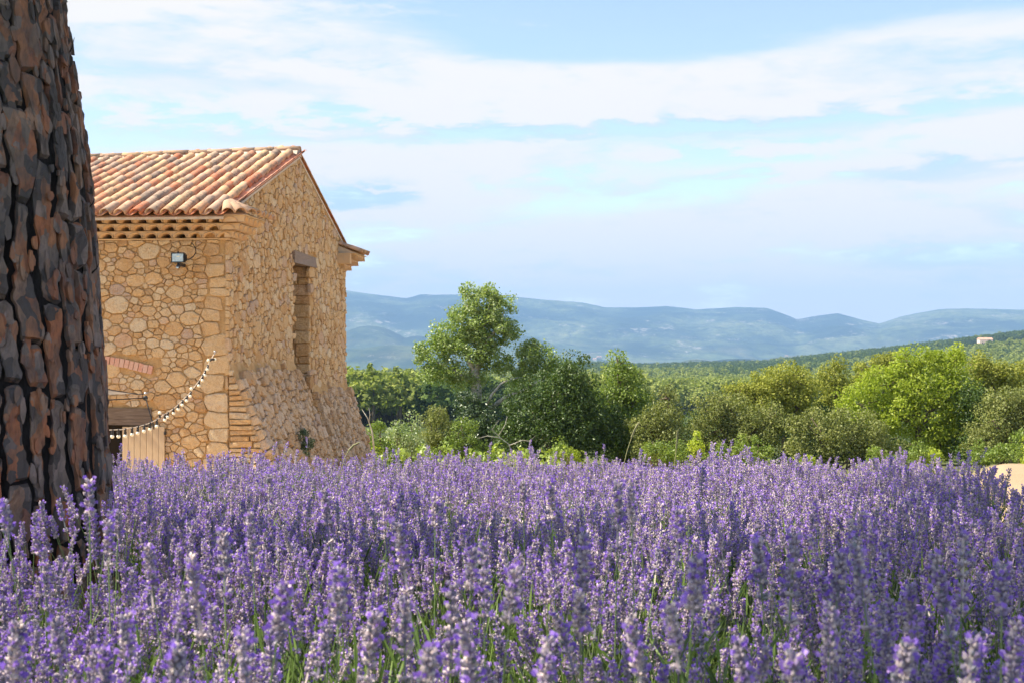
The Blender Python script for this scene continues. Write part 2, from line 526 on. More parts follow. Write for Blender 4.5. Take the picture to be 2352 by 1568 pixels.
def interp(x, pts):
    xs = [p[0] for p in pts]
    ys = [p[1] for p in pts]
    return np.interp(x, xs, ys)


def smooth01(x):
    x = np.clip(x, 0, 1)
    return x * x * (3 - 2 * x)


# cheap value noise in numpy (fbm)
def vnoise(x, y, seed=0):
    xi = np.floor(x).astype(np.int64)
    yi = np.floor(y).astype(np.int64)
    fx = x - xi
    fy = y - yi
    fx = fx * fx * (3 - 2 * fx)
    fy = fy * fy * (3 - 2 * fy)

    def h(a, b):
        v = (a * 374761393 + b * 668265263 + seed * 974711) & 0x7fffffff
        v = ((v ^ (v >> 13)) * 1274126177) & 0x7fffffff
        return ((v ^ (v >> 16)) & 0xffff) / 65535.0
    return (h(xi, yi) * (1 - fx) + h(xi + 1, yi) * fx) * (1 - fy) + (h(xi, yi + 1) * (1 - fx) + h(xi + 1, yi + 1) * fx) * fy


def fbm(x, y, oct_=5, seed=0, ridged=False):
    s = 0
    a = 0.5
    t = 0
    for i in range(oct_):
        v = vnoise(x * 2 ** i, y * 2 ** i, seed + i * 17)
        if ridged:
            v = 1 - abs(2 * v - 1)
        s = s + a * v
        t += a
        a *= 0.5
    return s / t


# ------------------------------------------------------------------ terrain
RIDGE = [(-1500, 690), (0, 672), (500, 655), (792, 668), (880, 680), (935, 686), (965, 678), (1040, 677), (1110, 674), (1200, 684), (1290, 692), (1340, 697), (1390, 708), (1480, 707), (1530, 704),
         (1600, 712), (1690, 707), (1760, 709), (1795, 722), (1830, 735), (1880, 728), (1925, 724), (1980, 738), (2020, 745), (2070, 730), (2160, 715), (2220, 714), (2352, 718), (2800, 700), (3600, 730)]
RIDGE = [((x - HX) / F, (HY - y) / F * 9500) for x, y in RIDGE]
CREST = [(-1.0, -20), (-0.3, -29), (-0.13, -33), (0.0, -33), (0.06, -32), (0.11, -34), (0.195, -28), (0.245, -18), (0.313, -5), (0.364, 6), (0.40, 14), (0.6, 40), (1.0, 60)]


def height(X, Y):
    X = np.asarray(X, float)
    Y = np.asarray(Y, float)
    r = np.hypot(X, Y)
    a = np.where(Y > 0.2 * np.abs(X), X / np.maximum(Y, 1e-3), np.sign(X) * 1.0)
    a = np.clip(a, -1, 1)
    a = np.where(Y < 0, np.sign(X + 1e-9) * 1.0, a)
    # near ground
    field = -1.06 - 0.047 * Y
    zl = interp(Y, [(9.8, -1.52), (13, -2.6), (17, -3.08), (30, -3.5), (50, -4.45), (80, -6.0)])
    zr = interp(Y, [(9.8, -1.52), (14, -1.60), (20, -1.86), (30, -2.75), (50, -4.4), (80, -6.0)])
    wr = smooth01((X / np.maximum(Y, 1.0) - 0.345) / 0.04)
    beyond = zl * (1 - wr) + zr * wr
    near = np.where(Y < 9.8, np.maximum(field, -1.6) * (Y < 9.8), beyond)
    near = np.where(Y < 0, -1.06, near)
    near = near + 0.05 * (fbm(X * 0.5, Y * 0.5, 3, 3) - 0.5)
    # middle distance
    nearmid = interp(r, [(50, -4.6), (120, -9.5), (250, -15), (400, -21), (700, -27), (1100, -32)])
    crest = interp(a, CREST)
    leftw = smooth01((0.06 - a) / 0.12)
    rc = 1150 * leftw + 1950 * (1 - leftw)
    tt = smooth01((r - 380) / (rc - 380))
    mid = nearmid * (1 - tt) + crest * tt
    valley = -108 + 14 * (fbm(X / 900, Y / 900, 4, 9) - 0.5)
    t2 = smooth01((r - rc) / 1300)
    far = mid * (1 - t2) + valley * t2
    far = far + 3.0 * (fbm(X / 120, Y / 120, 4, 5) - 0.5) * smooth01((r - 150) / 600)
    # mountains
    rid = interp(a, RIDGE)
    rn = fbm(X / 1500, Y / 1500, 6, 21, True)
    t3 = np.clip((r - 6000) / 3500, 0, 1)
    prof = 0.45 * t3 ** 1.6 + 0.55 * smooth01(t3)
    mtn = valley + (rid - valley) * prof
    amp = 230 * np.sin(np.clip(t3, 0, 1) * PI) ** 0.8
    mtn = mtn + amp * (rn - 0.62)
    mtn = mtn + 170 * np.clip(t3, 0, 1) * (1 - t3) * (fbm(X / 300, Y / 300, 5, 31, True) - 0.5)
    mtn = np.where(r > 9500, rid - (r - 9500) * 0.05, mtn) + 9 * t3 * (fbm(X / 90, Y / 90, 3, 41) - 0.5)
    far = np.where(r > 6000, mtn, far)
    for (px, py, Yc, sx, sy) in ((850, 748, 6500, 300, 500), (960, 772, 6500, 220, 450), (700, 760, 6600, 400, 500), (905, 792, 5200, 330, 350), (820, 800, 5200, 200, 300),
                                 (1190, 772, 6300, 330, 450), (1290, 812, 5600, 300, 300), (1700, 822, 4300, 220, 200), (1600, 826, 4100, 150, 160), (1830, 815, 5200, 260, 260)):
        xc = (px - HX) / F * Yc
        zc = (HY - py) / F * Yc
        g = np.exp(-((X - xc) / sx) ** 2 - ((Y - Yc) / sy) ** 2)
        far = np.maximum(far, valley + (zc - valley) * g + 8 * g * (fbm(X / 150, Y / 150, 4, 77, True) - 0.5))
    wn = smooth01((r - 45) / 30)
    return near * (1 - wn) + far * wn


ang = np.concatenate([np.arange(-180, -50, 5.0), np.arange(-50, -30, 1.0), np.arange(-30, 30, 0.12), np.arange(30, 50, 1.0), np.arange(50, 180, 5.0)])
ang = np.radians(ang)
NA = len(ang)


def sheet(name, rads, mat):
    rads = np.asarray(rads, float)
    A, Rr = np.meshgrid(ang, rads)
    X = Rr * np.sin(A)
    Y = Rr * np.cos(A)
    Z = height(X, Y)
    v = np.stack([X, Y, Z], -1).reshape(-1, 3)
    i = np.arange(len(rads) - 1)[:, None] * NA
    j = np.arange(NA)[None, :]
    j2 = (j + 1) % NA
    f = np.stack([i + j, i + j2, i + NA + j2, i + NA + j], -1).reshape(-1, 4)[:, ::-1]
    me = mesh_np(name, v, f, mat)
    return structure(link(name, me))


m, n = material('pale bounce gravel and earth')
pos = geo_pos(n)
c = n.ramp(n.noise(pos, 0.5, 6, 0.65), [(0.35, (0.46, 0.32, 0.19)), (0.6, (0.58, 0.43, 0.27))])  # unseen gravel by the house made pale to bounce light onto its walls
c = n.mix(n.ramp(n.noise(pos, 2.0, 5, 0.7), [(0.60, 0.0), (0.75, 0.7)]), c, (0.28, 0.30, 0.10))
yy = n.new('ShaderNodeSeparateXYZ', {0: pos}).outputs[1]
xx = n.new('ShaderNodeSeparateXYZ', {0: pos}).outputs[0]
c = n.mix(n.ramp(n.math('DIVIDE', xx, 10.0), [(0.45, 0.0), (0.65, 1.0)]), c, n.mix(n.noise(pos, 1.5, 5, 0.7), (0.32, 0.23, 0.14), (0.44, 0.33, 0.21)))
c = n.mix(n.ramp(n.math('DIVIDE', yy, 60.0), [(0.155, 1.0), (0.18, 0.0), (0.6, 0.0), (0.72, 1.0)]), c, (0.12, 0.13, 0.05))
M['ground'] = finish(m, n, c, 0.95, n.noise(pos, 30, 6, 0.7), 0.6, 0.03, 0.1)

m, n = material('wooded hillside')
pos = geo_pos(n)
f1 = n.noise(pos, 0.012, 6, 0.6)
c = n.ramp(f1, [(0.35, (0.06, 0.085, 0.03)), (0.5, (0.09, 0.115, 0.04)), (0.62, (0.16, 0.17, 0.07)), (0.75, (0.26, 0.24, 0.13))])
c = n.mix(n.ramp(n.noise(pos, 0.12, 5, 0.7), [(0.4, 0.0), (0.65, 0.6)]), c, (0.045, 0.07, 0.025))
M['hillside'] = finish(m, n, c, 0.95, n.noise(pos, 0.15, 5, 0.7), 1.0, 4.0, 0.05)

m, n = material('mountain scrub and rock')
pos = geo_pos(n)
z_ = n.new('ShaderNodeSeparateXYZ', {0: pos}).outputs[2]
f1 = n.noise(pos, 0.0018, 7, 0.62)
c = n.ramp(f1, [(0.36, (0.012, 0.026, 0.016)), (0.47, (0.035, 0.055, 0.028)), (0.56, (0.12, 0.15, 0.065)), (0.70, (0.24, 0.25, 0.12))])
c = n.mix(n.ramp(n.noise(pos, 0.02, 5, 0.75), [(0.42, 0.0), (0.62, 0.7)]), c, (0.022, 0.038, 0.022))
rock = n.math('MULTIPLY', n.ramp(n.noise(pos, 0.0035, 5, 0.7), [(0.53, 0.0), (0.60, 1.0)]), n.ramp(n.noise(pos, 0.018, 5, 0.8), [(0.53, 0.0), (0.60, 1.0)]))
c = n.mix(rock, c, (0.38, 0.34, 0.29))
low = n.ramp(n.math('DIVIDE', n.math('ADD', z_, 110.0), 260.0), [(0.0, 1.0), (0.35, 0.55), (0.7, 0.0)])
fieldc = n.ramp(n.new('ShaderNodeTexVoronoi', {'Vector': pos, 'Scale': 0.0042}, feature='F1').outputs['Distance'], [(0.0, (0.10, 0.16, 0.05)), (0.35, (0.19, 0.24, 0.09)), (0.55, (0.05, 0.08, 0.03)), (0.8, (0.26, 0.25, 0.13))])
c = n.mix(n.math('MULTIPLY', low, n.ramp(n.noise(pos, 0.0022, 4, 0.6), [(0.40, 0.0), (0.58, 0.85)])), c, fieldc)
M['mountain'] = finish(m, n, c, 0.95, n.noise(pos, 0.02, 6, 0.75), 1.0, 26.0, 0.05)

sheet('ground', np.concatenate([[0.02], np.geomspace(0.4, 60, 110)]), M['ground'])
sheet('wooded_hills', np.geomspace(60, 3000, 110), M['hillside'])
sheet('mountains', np.concatenate([np.geomspace(3000, 6000, 40), np.linspace(6020, 9500, 170)[1:], [9700, 10200, 11000]]), M['mountain'])

# ------------------------------------------------------------------ haze
hz = MB()
hz.box(-11500, 11500, -11500, 11500, -170, 520)
hm, n = material('air')
pv = n.new('ShaderNodeVolumePrincipled', {'Color': (0.31, 0.52, 0.86, 1), 'Density': 1.15e-4, 'Anisotropy': 0.0})
n.new('ShaderNodeOutputMaterial', {1: pv.outputs[0]})
stuff(hz.build('haze', hm))


# ------------------------------------------------------------------ stone cells
def make_seeds(inside, bounds, tiers, asp, rng, pack=0.80):
    """dart throwing with shrinking radii; asp = width/height of stones"""
    x0, x1, y0, y1 = bounds
    seeds = []
    cell = tiers[0][0] * 2.2
    grid = {}
    for r, tries in tiers:
        for _ in range(tries):
            x = rng.uniform(x0, x1)
            y = rng.uniform(y0, y1)
            if not inside(x, y):
                continue
            rr = r * rng.uniform(0.8, 1.2)
            xs, ys = x / asp, y
            gx, gy = int(math.floor(xs / cell)), int(math.floor(ys / cell))
            ok = True
            for i in (-1, 0, 1):
                for j in (-1, 0, 1):
                    for (a, b, q) in grid.get((gx + i, gy + j), ()):
                        if (a - xs) ** 2 + (b - ys) ** 2 < ((q + rr) * pack) ** 2:
                            ok = False
                            break
                    if not ok:
                        break
                if not ok:
                    break
            if ok:
                grid.setdefault((gx, gy), []).append((xs, ys, rr))
                seeds.append((xs, ys, rr))
    return seeds


def clip(poly, nx, ny, d):
    """keep points with nx*x+ny*y <= d"""
    out = []
    L = len(poly)
    for i in range(L):
        a = poly[i]
        b = poly[(i + 1) % L]
        da = nx * a[0] + ny * a[1] - d
        db = nx * b[0] + ny * b[1] - d
        if da <= 0:
            out.append(a)
        if (da < 0 < db) or (db < 0 < da):
            t = da / (da - db)
            out.append((a[0] + (b[0] - a[0]) * t, a[1] + (b[1] - a[1]) * t))
    return out


def cells(seeds, asp, gap, planes=(), bed=None):
    """power diagram cells, each inset by gap/2. planes: (nx,ny,d) in true coordinates"""
    if not seeds:
        return []
    rmax = max(s[2] for s in seeds)
    cell = rmax * 2.2
    grid = {}
    for i, (x, y, r) in enumerate(seeds):
        grid.setdefault((int(math.floor(x / cell)), int(math.floor(y / cell))), []).append(i)
    out = []
    for i, (x, y, r) in enumerate(seeds):
        B = r * 2.2
        poly = [(x - B, y - B), (x + B, y - B), (x + B, y + B), (x - B, y + B)]
        gx, gy = int(math.floor(x / cell)), int(math.floor(y / cell))
        for di in (-1, 0, 1):
            for dj in (-1, 0, 1):
                for j in grid.get((gx + di, gy + dj), ()):
                    if j == i:
                        continue
                    X, Y, Q = seeds[j]
                    dx_, dy_ = X - x, Y - y
                    L = math.hypot(dx_, dy_)
                    t = (L * L + r * r - Q * Q) / (2 * L)
                    nx, ny = dx_ / L, dy_ / L
                    poly = clip(poly, nx, ny, nx * x + ny * y + t - gap / 2)
                    if len(poly) < 3:
                        break
                if len(poly) < 3:
                    break
            if len(poly) < 3:
                break
        if len(poly) < 3:
            continue
        if bed is not None and r > 0.07:
            for sg in (-1, 1):
                tl = bed.uniform(-0.10, 0.10)
                L = math.hypot(tl, 1)
                poly = clip(poly, tl / L, sg / L, tl / L * x + sg / L * y + r * bed.uniform(0.88, 1.2))
                tl = bed.uniform(-0.25, 0.25)
                L = math.hypot(tl, 1)
                poly = clip(poly, sg / L, tl / L, sg / L * x + tl / L * y + r * bed.uniform(0.95, 1.4))
            if len(poly) < 3:
                continue
        poly = [(a * asp, b) for a, b in poly]
        for (nx, ny, d) in planes:
            poly = clip(poly, nx, ny, d)
            if len(poly) < 3:
                break
        if len(poly) < 3:
            continue
        ar = 0
        for k in range(len(poly)):
            a, b = poly[k], poly[(k + 1) % len(poly)]
            ar += a[0] * b[1] - a[1] * b[0]
        if abs(ar) / 2 < 0.0006:
            continue
        out.append((poly, abs(ar) / 2))
    return out


def shape_poly(poly, npt, rng, jit, nick=(0.04, 0.15)):
    """nick the corners of a cell and roughen its outline; npt is the most points kept"""
    L = len(poly)
    keep = []
    per = sum(math.hypot(poly[(i + 1) % L][0] - poly[i][0], poly[(i + 1) % L][1] - poly[i][1]) for i in range(L))
    for i in range(L):
        a, b = poly[i], poly[(i + 1) % L]
        if math.hypot(b[0] - a[0], b[1] - a[1]) > per * 0.07:
            keep.append((a, b))
    q = []
    for a, b in keep:
        c0, c1 = rng.uniform(*nick), rng.uniform(*nick)
        q.append((a[0] * (1 - c0) + b[0] * c0, a[1] * (1 - c0) + b[1] * c0))
        if math.hypot(b[0] - a[0], b[1] - a[1]) > per * 0.16 and len(keep) * 2 < npt:
            q.append(((a[0] + b[0]) / 2, (a[1] + b[1]) / 2))
        q.append((a[0] * c1 + b[0] * (1 - c1), a[1] * c1 + b[1] * (1 - c1)))
    out = []
    for x, y in q:
        wx = mnoise.noise(Vector((x * 5.5, y * 5.5, 1.7))) * 2.2 * jit
        wy = mnoise.noise(Vector((x * 5.5, y * 5.5, 8.3))) * 2.2 * jit
        out.append((x + wx + rng.uniform(-jit, jit) * 0.6, y + wy + rng.uniform(-jit, jit) * 0.6))
    return out


def stone_shape(poly, area, rng, npt=10, h=0.03, back=-0.03, jit=0.004, prof=0.84):
    """points (u,v,h) and faces for one pillow shaped stone"""
    sz = math.sqrt(area)
    pts = shape_poly(poly, npt, rng, jit * min(1.5, sz / 0.12))
    npt = len(pts)
    cx = sum(p[0] for p in pts) / npt
    cy = sum(p[1] for p in pts) / npt
    tx, ty = rng.uniform(-0.10, 0.10), rng.uniform(-0.10, 0.10)
    hh = h * rng.uniform(0.6, 1.35) * min(1.2, 0.5 + sz / 0.2)
    vs = [(p[0], p[1], back) for p in pts]
    ins = min(0.010, sz * 0.06)
    for sc_, lv in ((1 - ins / sz * 1.0, 0.80), (prof, 1.0)):
        for p in pts:
            ax, ay = (p[0] - cx) * sc_, (p[1] - cy) * sc_
            vs.append((cx + ax, cy + ay, hh * lv + (ax * tx + ay * ty) + rng.uniform(-0.22, 0.22) * hh * (lv > 0.9)))
    vs.append((cx, cy, hh * 1.08))
    fs = []
    for r_ in range(2):
        for k in range(npt):
            k2 = (k + 1) % npt
            fs.append((r_ * npt + k, r_ * npt + k2, (r_ + 1) * npt + k2, (r_ + 1) * npt + k))
    for k in range(npt):
        fs.append((2 * npt + k, 2 * npt + (k + 1) % npt, 3 * npt))
    return vs, fs, (cx, cy)


def stones_on(cellist, mapf, parent, mat, rng, individual=0, h=0.03, tone=(0, 1), npt=10, skip=None, name='stone', pale=None, jit=0.004):
    """individual: how many of the largest become objects of their own; the rest one joined stuff mesh"""
    order = sorted(range(len(cellist)), key=lambda i: -cellist[i][1])
    big = set(order[:individual])
    mb = MB()
    nrest = 0
    for i, (poly, area) in enumerate(cellist):
        vs, fs, (cx, cy) = stone_shape(poly, area, rng, npt if i in big or individual == 0 else max(7, npt - 2), h, jit=jit)
        if skip and skip(cx, cy, vs):
            continue
        t = rng.uniform(*tone)
        if pale:
            t = pale(cx, cy, t)
        if i in big:
            c = mapf(cx, cy, 0)
            m1 = MB()
            m1.add([mapf(*v) - c for v in vs], fs, t)
            o = m1.build(name, mat, parent, c, smooth=False)
        else:
            mb.add([mapf(*v) for v in vs], fs, t)
            nrest += 1
    if nrest:
        stuff(mb.build('rubble_stones' if individual else 'stones', mat, parent, smooth=False))


# ------------------------------------------------------------------ farmhouse
ZG = -3.12
house = thing('stone_farmhouse', 'tall ochre rubble stone farmhouse with canal tile roof behind the pine trunk', 'farmhouse', (-4.427, 20.0, ZG), math.radians(-5.08))
HL = 9.0        # length of the eave wall built
GW = 8.36       # gable width
ZT = 1.71       # wall top below the cornice
TAN = 0.346
ZE = 2.205       # roof plane above the wall line
ZA = 3.65


def hpart(name, mb, mat, parent=None, smooth=False):
    """a part of the house; geometry written with world z"""
    if parent is None:
        return mb.build(name, mat, house, (0, 0, -ZG), smooth)
    return mb.build(name, mat, parent, (0, 0, 0), smooth)


# eave wall (facing the camera): x = s (0 at the corner, negative to the left), y = 0
w1 = MB()
OX0, OX1, OZ = -3.3, -1.25, -1.19        # opening
w1.box(-HL, OX0, 0, 0.5, ZG - 0.4, ZT - 0.022)
w1.box(OX1, -0.5, 0, 0.5, ZG - 0.4, ZT - 0.022)
w1.box(OX0, OX1, 0.0, 0.5, OZ, ZT - 0.022)
w1.box(-HL, -0.5, 0.3, 0.5, ZT - 0.022, ZT + 0.4)
eave_wall = hpart('wall', w1, M['mortar'])
eave_wall['label'] = 'long eave wall facing the lavender'


def map_eave(u, v, h):
    return Vector((u, -h, v))


rs = random.Random(5)


def in_eave(x, y):
    return -4.75 < x < 0.02 and ZG < y < ZT


seeds = make_seeds(in_eave, (-4.75, 0.02, -2.3, ZT), [(0.13, 40), (0.10, 220), (0.072, 1000), (0.050, 6000), (0.034, 14000)], 1.4, rs, 0.80)
# large quoins down the corner
seeds = [s for s in seeds if s[0] * 1.4 < -0.42 or s[1] > ZT - 0.02]
zq = -2.25
while zq < ZT - 0.05:
    hq = rs.uniform(0.07, 0.13)
    if zq < -0.1:
        hq = rs.uniform(0.09, 0.19)
    seeds.append((rs.uniform(-0.30, -0.12) / 1.4, zq + hq, hq * 1.02))
    if rs.random() < 0.8:
        seeds.append((rs.uniform(-0.46, -0.42) / 1.4, zq + hq * rs.uniform(0.2, 1.5), 0.05))
    zq += 2 * hq
cl = cells(seeds, 1.4, 0.007, [(0, 1, ZT - 0.025), (1, 0, 0.012), (-1, 0, 4.8)], bed=rs)
BR = []
for (cx_, cy_) in ((-330, 165), (-255, 180), (-180, 192), (-100, 205), (-20, 218), (60, 229), (140, 240), (210, 250), (285, 262), (360, 280), (432, 300), (508, 318), (580, 335), (650, 350), (722, 365)):
    vx = (400 + cx_ / 3.734) / 1.7415
    vy = (1380 + cy_ / 3.734) / 1.7415
    BR.append(((vx - HX) / F * 20 + 4.427, (HY - vy) / F * 20))


def skip_eave(cx, cy, vs):
    if OX0 - 0.05 < cx < OX1 + 0.06 and cy < -0.88:
        return True
    for (bx, bz) in BR:
        if abs(cx - bx) < 0.10 and abs(cy - bz) < 0.10:
            return True
    return False


stones_on(cl, map_eave, eave_wall, M['stone'], rs, 295, 0.026, skip=skip_eave, npt=11, jit=0.007)

# brick arch
arch = MB()
arch.box(BR[0][0] - 0.1, BR[0][0] - 0.06, -0.01, 0.02, BR[0][1] - 0.05, BR[0][1] + 0.05)
for i in range(len(BR) - 1):
    (ax, az_), (bx, bz) = BR[i], BR[i + 1]
    arch.add([(ax, -0.012, az_ - 0.075), (bx, -0.012, bz - 0.075), (bx, -0.012, bz + 0.075), (ax, -0.012, az_ + 0.075), (ax, 0.01, az_ - 0.075), (bx, 0.01, bz - 0.075), (bx, 0.01, bz + 0.075), (ax, 0.01, az_ + 0.075)],
             [(0, 1, 2, 3), (7, 6, 5, 4), (0, 4, 5, 1), (3, 2, 6, 7)])
archo = hpart('brick_arch', arch, M['mortar'])
for i, (bx, bz) in enumerate(BR):
    a, b = BR[max(0, i - 1)], BR[min(len(BR) - 1, i + 1)]
    t = math.atan2(b[1] - a[1], b[0] - a[0])
    b1 = MB()
    b1.box(-0.034, 0.034, -0.035, 0.02, -0.066 + R.uniform(-.005, .005), 0.066 + R.uniform(-.005, .005), R.random(), 0.003)
    o = b1.build('brick', M['brick'], archo, (bx, 0, bz))
    o.rotation_euler = (0, -t, 0)

# door opening, beam, shutter
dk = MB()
dk.box(OX0 + 0.002, OX1 - 0.002, 0.42, 0.46, ZG, OZ - 0.002)  # near-black panel; the unlit inside is put into its colour
hpart('door_shade_panel', dk, M['dark'])
bm_ = MB()
bm_.box(-3.45, -1.205, -0.045, 0.30, -1.192, -0.925, 0.5, 0.012)
hpart('wooden_beam', bm_, M['beam'])
dr = MB()
dr.box(-1.655, -0.985, -0.062, -0.048, -3.05, -1.225)
door = hpart('shutter', dr, M['plank'])
for i in range(7):
    pk = MB()
    x0 = -1.66 + i * 0.0968
    pk.box(x0 + 0.003, x0 + 0.0938, -0.082, -0.0625, -3.06, -1.218 + R.uniform(-0.003, 0.003), R.random())
    pk.build('plank', M['plank'], door)
hg = MB()
hg.box(-0.988, -0.965, -0.088, -0.03, -1.34, -1.29)
hg.box(-0.988, -0.965, -0.088, -0.03, -2.7, -2.64)
hg.build('hinge', M['black'], door)
fr = MB()
fr.box(-1.245, -1.18, -0.03, 0.1, -3.05, -1.2)
hpart('door_frame', fr, M['plank'])

# gable wall: plane x = 0, y from 0 to GW
T0, T1 = 3.91, 5.23          # tall opening
OT = 1.60
w2 = MB()


def prism(mb, poly, x0, x1, rnd=0.5):
    """poly in (y,z), extruded along x"""
    k = len(poly)
    vs = [(x0, a, b) for a, b in poly] + [(x1, a, b) for a, b in poly]
    fs = [tuple(range(k))[::-1], tuple(range(k, 2 * k))] + [(i, (i + 1) % k, k + (i + 1) % k, k + i) for i in range(k)]
    mb.add(vs, fs, rnd)


def roofz(y):
    return ZE + TAN * min(y, GW - y)


prism(w2, [(0.0, ZG - 0.4), (T0, ZG - 0.4), (T0, roofz(T0) - 0.03), (0.0, ZE - 0.03)], -0.5, 0)
prism(w2, [(T1, ZG - 0.4), (GW, ZG - 0.4), (GW, ZE - 0.03), (T1, roofz(T1) - 0.03)], -0.5, 0)
prism(w2, [(T0, OT), (T1, OT), (T1, roofz(T1) - 0.03), (GW / 2, ZA - 0.03), (T0, roofz(T0) - 0.03)], -0.5, 0)
gable = hpart('wall', w2, M['mortar'])
gable['label'] = 'gable end wall with tall narrow opening'


def map_gable(u, v, h):
    return Vector((h, u, v))


def in_gable(x, y):
    return 0 <= x <= GW and -3 < y < roofz(x) + 0.05 and not (T0 - 0.02 < x < T1 + 0.02 and y < OT)


seeds = make_seeds(in_gable, (0, GW, -1.6, ZA), [(0.13, 100), (0.10, 700), (0.07, 4000), (0.048, 12000), (0.034, 20000)], 1.25, rs, 0.82)
lam = math.hypot(1, TAN)
cl = cells(seeds, 1.25, 0.010, [(-TAN / lam, 1 / lam, (ZE - 0.05) / lam), (TAN / lam, 1 / lam, (ZE - 0.05 + TAN * GW) / lam), (-1, 0, 0.025), (1, 0, GW + 0.02)], bed=rs)


def skip_gable(cx, cy, vs):
    if T0 - 0.02 < cx < T1 + 0.02 and cy < OT + 0.02:
        return True
    if T0 - 0.1 < cx < T1 + 0.35 and OT < cy < OT + 0.24:
        return True
    if cx < T0 and cy < -0.55:
        return True
    if cx > T1 and cy < -1.0:
        return True
    return False


stones_on(cl, map_gable, gable, M['stone'], rs, 295, 0.030, skip=skip_gable, npt=10, jit=0.006)
# reveals of the opening (blocks), back, lintel
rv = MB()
rv.box(-0.62, -0.58, T0 - 0.1, T1 + 0.1, ZG, OT + 0.1)  # shade deep in the slot painted as a near-black sheet
hpart('opening_shade_panel', rv, M['dark'])
z = ZG
jm = MB()
jm.box(-0.5, -0.0, T1 - 0.02, T1 - 0.002, ZG, OT)
jamb = hpart('jamb', jm, M['mortar'])
while z < OT - 0.05:
    hb = rs.uniform(0.10, 0.26)
    hb = min(hb, OT - z - 0.005)
    x = 0.015
    while x > -0.5:
        wb = rs.uniform(0.18, 0.46)
        xl = max(-0.5, x - wb)
        m1 = MB()
        vs, fs, cc = stone_shape([(xl + 0.006, z + 0.006), (x - 0.006, z + 0.006), (x - 0.006, z + hb - 0.006), (xl + 0.006, z + hb - 0.006)], (x - xl) * hb, rs, 10, 0.03)
        m1.add([Vector((a, T1 - 0.02 - h_, b)) for a, b, h_ in vs], fs, rs.random())
        m1.build('stone', M['stone'], jamb, smooth=False)
        x = xl
    z += hb
lt = MB()
lt.box(-0.45, 0.055, T0 - 0.12, T1 + 0.30, OT + 0.01, OT + 0.21, 0.5, 0.025)
hpart('lintel', lt, M['lintel'])

# battered buttresses at the foot of the gable
BK = 0.38


def buttress(y0, y1, zt, slope, seed):
    rb = random.Random(seed)
    outp = lambda z_: 0.03 + slope * (zt - z_)
    b = MB()
    zb = ZG - 0.3
    vs = [(0.001, y0, zt), (0.02, y0, zt), (outp(zb), y0, zb), (0.001, y0, zb), (0.001, y1, zt), (0.02, y1, zt), (outp(zb), y1, zb), (0.001, y1, zb)]
    b.add(vs, [(0, 3, 2, 1), (4, 5, 6, 7), (0, 1, 5, 4), (1, 2, 6, 5)])
    bo = hpart('buttress', b, M['mortar'])
    # sloping face
    L = math.hypot(1, slope)
    fx = Vector((slope / L, 0, -1 / L))          # down the slope
    nn_ = Vector((1 / L, 0, slope / L))
    hl = (zt + 2.9) * L
    inside = lambda x_, y_: True
    sd_ = make_seeds(inside, (y0, y1, 0, hl), [(0.11, 250), (0.08, 1200), (0.055, 2500), (0.036, 3000)], 1.1, rb, 0.84)
    cl_ = cells(sd_, 1.1, 0.012, [(-1, 0, -y0 + 0.01), (1, 0, y1 + 0.01), (0, -1, 0.04)])

    def mp(u, v, h_):
        return Vector((0.02, u, zt)) + fx * v + nn_ * h_ * 1.1
    stones_on(cl_, mp, bo, M['rubble'], rb, 140, 0.060, npt=10, jit=0.009, skip=lambda a_, b_, c_: b_ < 0.16 + 0.26 * mnoise.noise(Vector((a_ * 2.1, 0.5, seed))))
    # end face towards the camera: flat coursed stones
    z = zt - 0.02
    while z > ZG + 0.1:
        hb = rb.uniform(0.07, 0.15)
        x = 0.015
        xe = outp(z - hb / 2) - 0.01
        while x < xe - 0.02:
            wb = rb.uniform(0.16, 0.42)
            xr = min(xe, x + wb)
            if xe - xr < 0.07:
                xr = xe
            tilt = rb.uniform(-0.03, 0.05)
            g_ = 0.006
            poly = [(x + g_, z - hb + g_), (xr - g_, z - hb + g_ + tilt * (xr - x)), (xr - g_, z - g_ + tilt * (xr - x)), (x + g_, z - g_)]
            vs, fs, cc = stone_shape(poly, (xr - x) * hb, rb, 10, 0.05)
            m1 = MB()
            m1.add([Vector((a, y0 - h_, c_)) for a, c_, h_ in vs], fs, rb.random())
            m1.build('stone', M['stone'], bo, smooth=False)
            x = xr
        z -= hb
    return bo


buttress(0.03, T0 - 0.02, -0.22, 0.40, 3)
buttress(T1 + 0.10, GW + 0.05, -0.72, 0.33, 4)


# ------------------------------------------------------------------ roof
def tile_mesh(name, L, r0, r1, thick, mat, rnd, arc=PI, seg=7, flip=False, rise=1.0):
    """half barrel along +y (upslope), r0 at the lower end; opening down unless flipped"""
    vs = []
    for (yy_, rr) in ((0, r0), (L, r1)):
        for off in (0, thick):
            for k in range(seg + 1):
                an = (PI - arc) / 2 + arc * k / seg
                q = rr - off
                vs.append((math.cos(an) * q, yy_, math.sin(an) * q * rise * (-1 if flip else 1)))
    m_ = seg + 1
    fs = []
    for k in range(seg):
        fs.append((k, k + 1, 2 * m_ + k + 1, 2 * m_ + k))               # outer
        fs.append((m_ + k + 1, m_ + k, 3 * m_ + k, 3 * m_ + k + 1))     # inner
        fs.append((k + 1, k, m_ + k, m_ + k + 1))                       # front rim
    fs.append((0, 2 * m_, 3 * m_, m_))
    fs.append((seg, m_ + seg, 3 * m_ + seg, 2 * m_ + seg))
    if flip:
        fs = [f[::-1] for f in fs]
    b = MB()
    b.add(vs, fs, rnd)
    return b


PITCH = 0.236
SL = math.atan(TAN)
deck = MB()
OV = 0.46
ez = ZE - TAN * OV


def droop(s):
    return 0.026 * s        # s negative: ridge sinks to the left


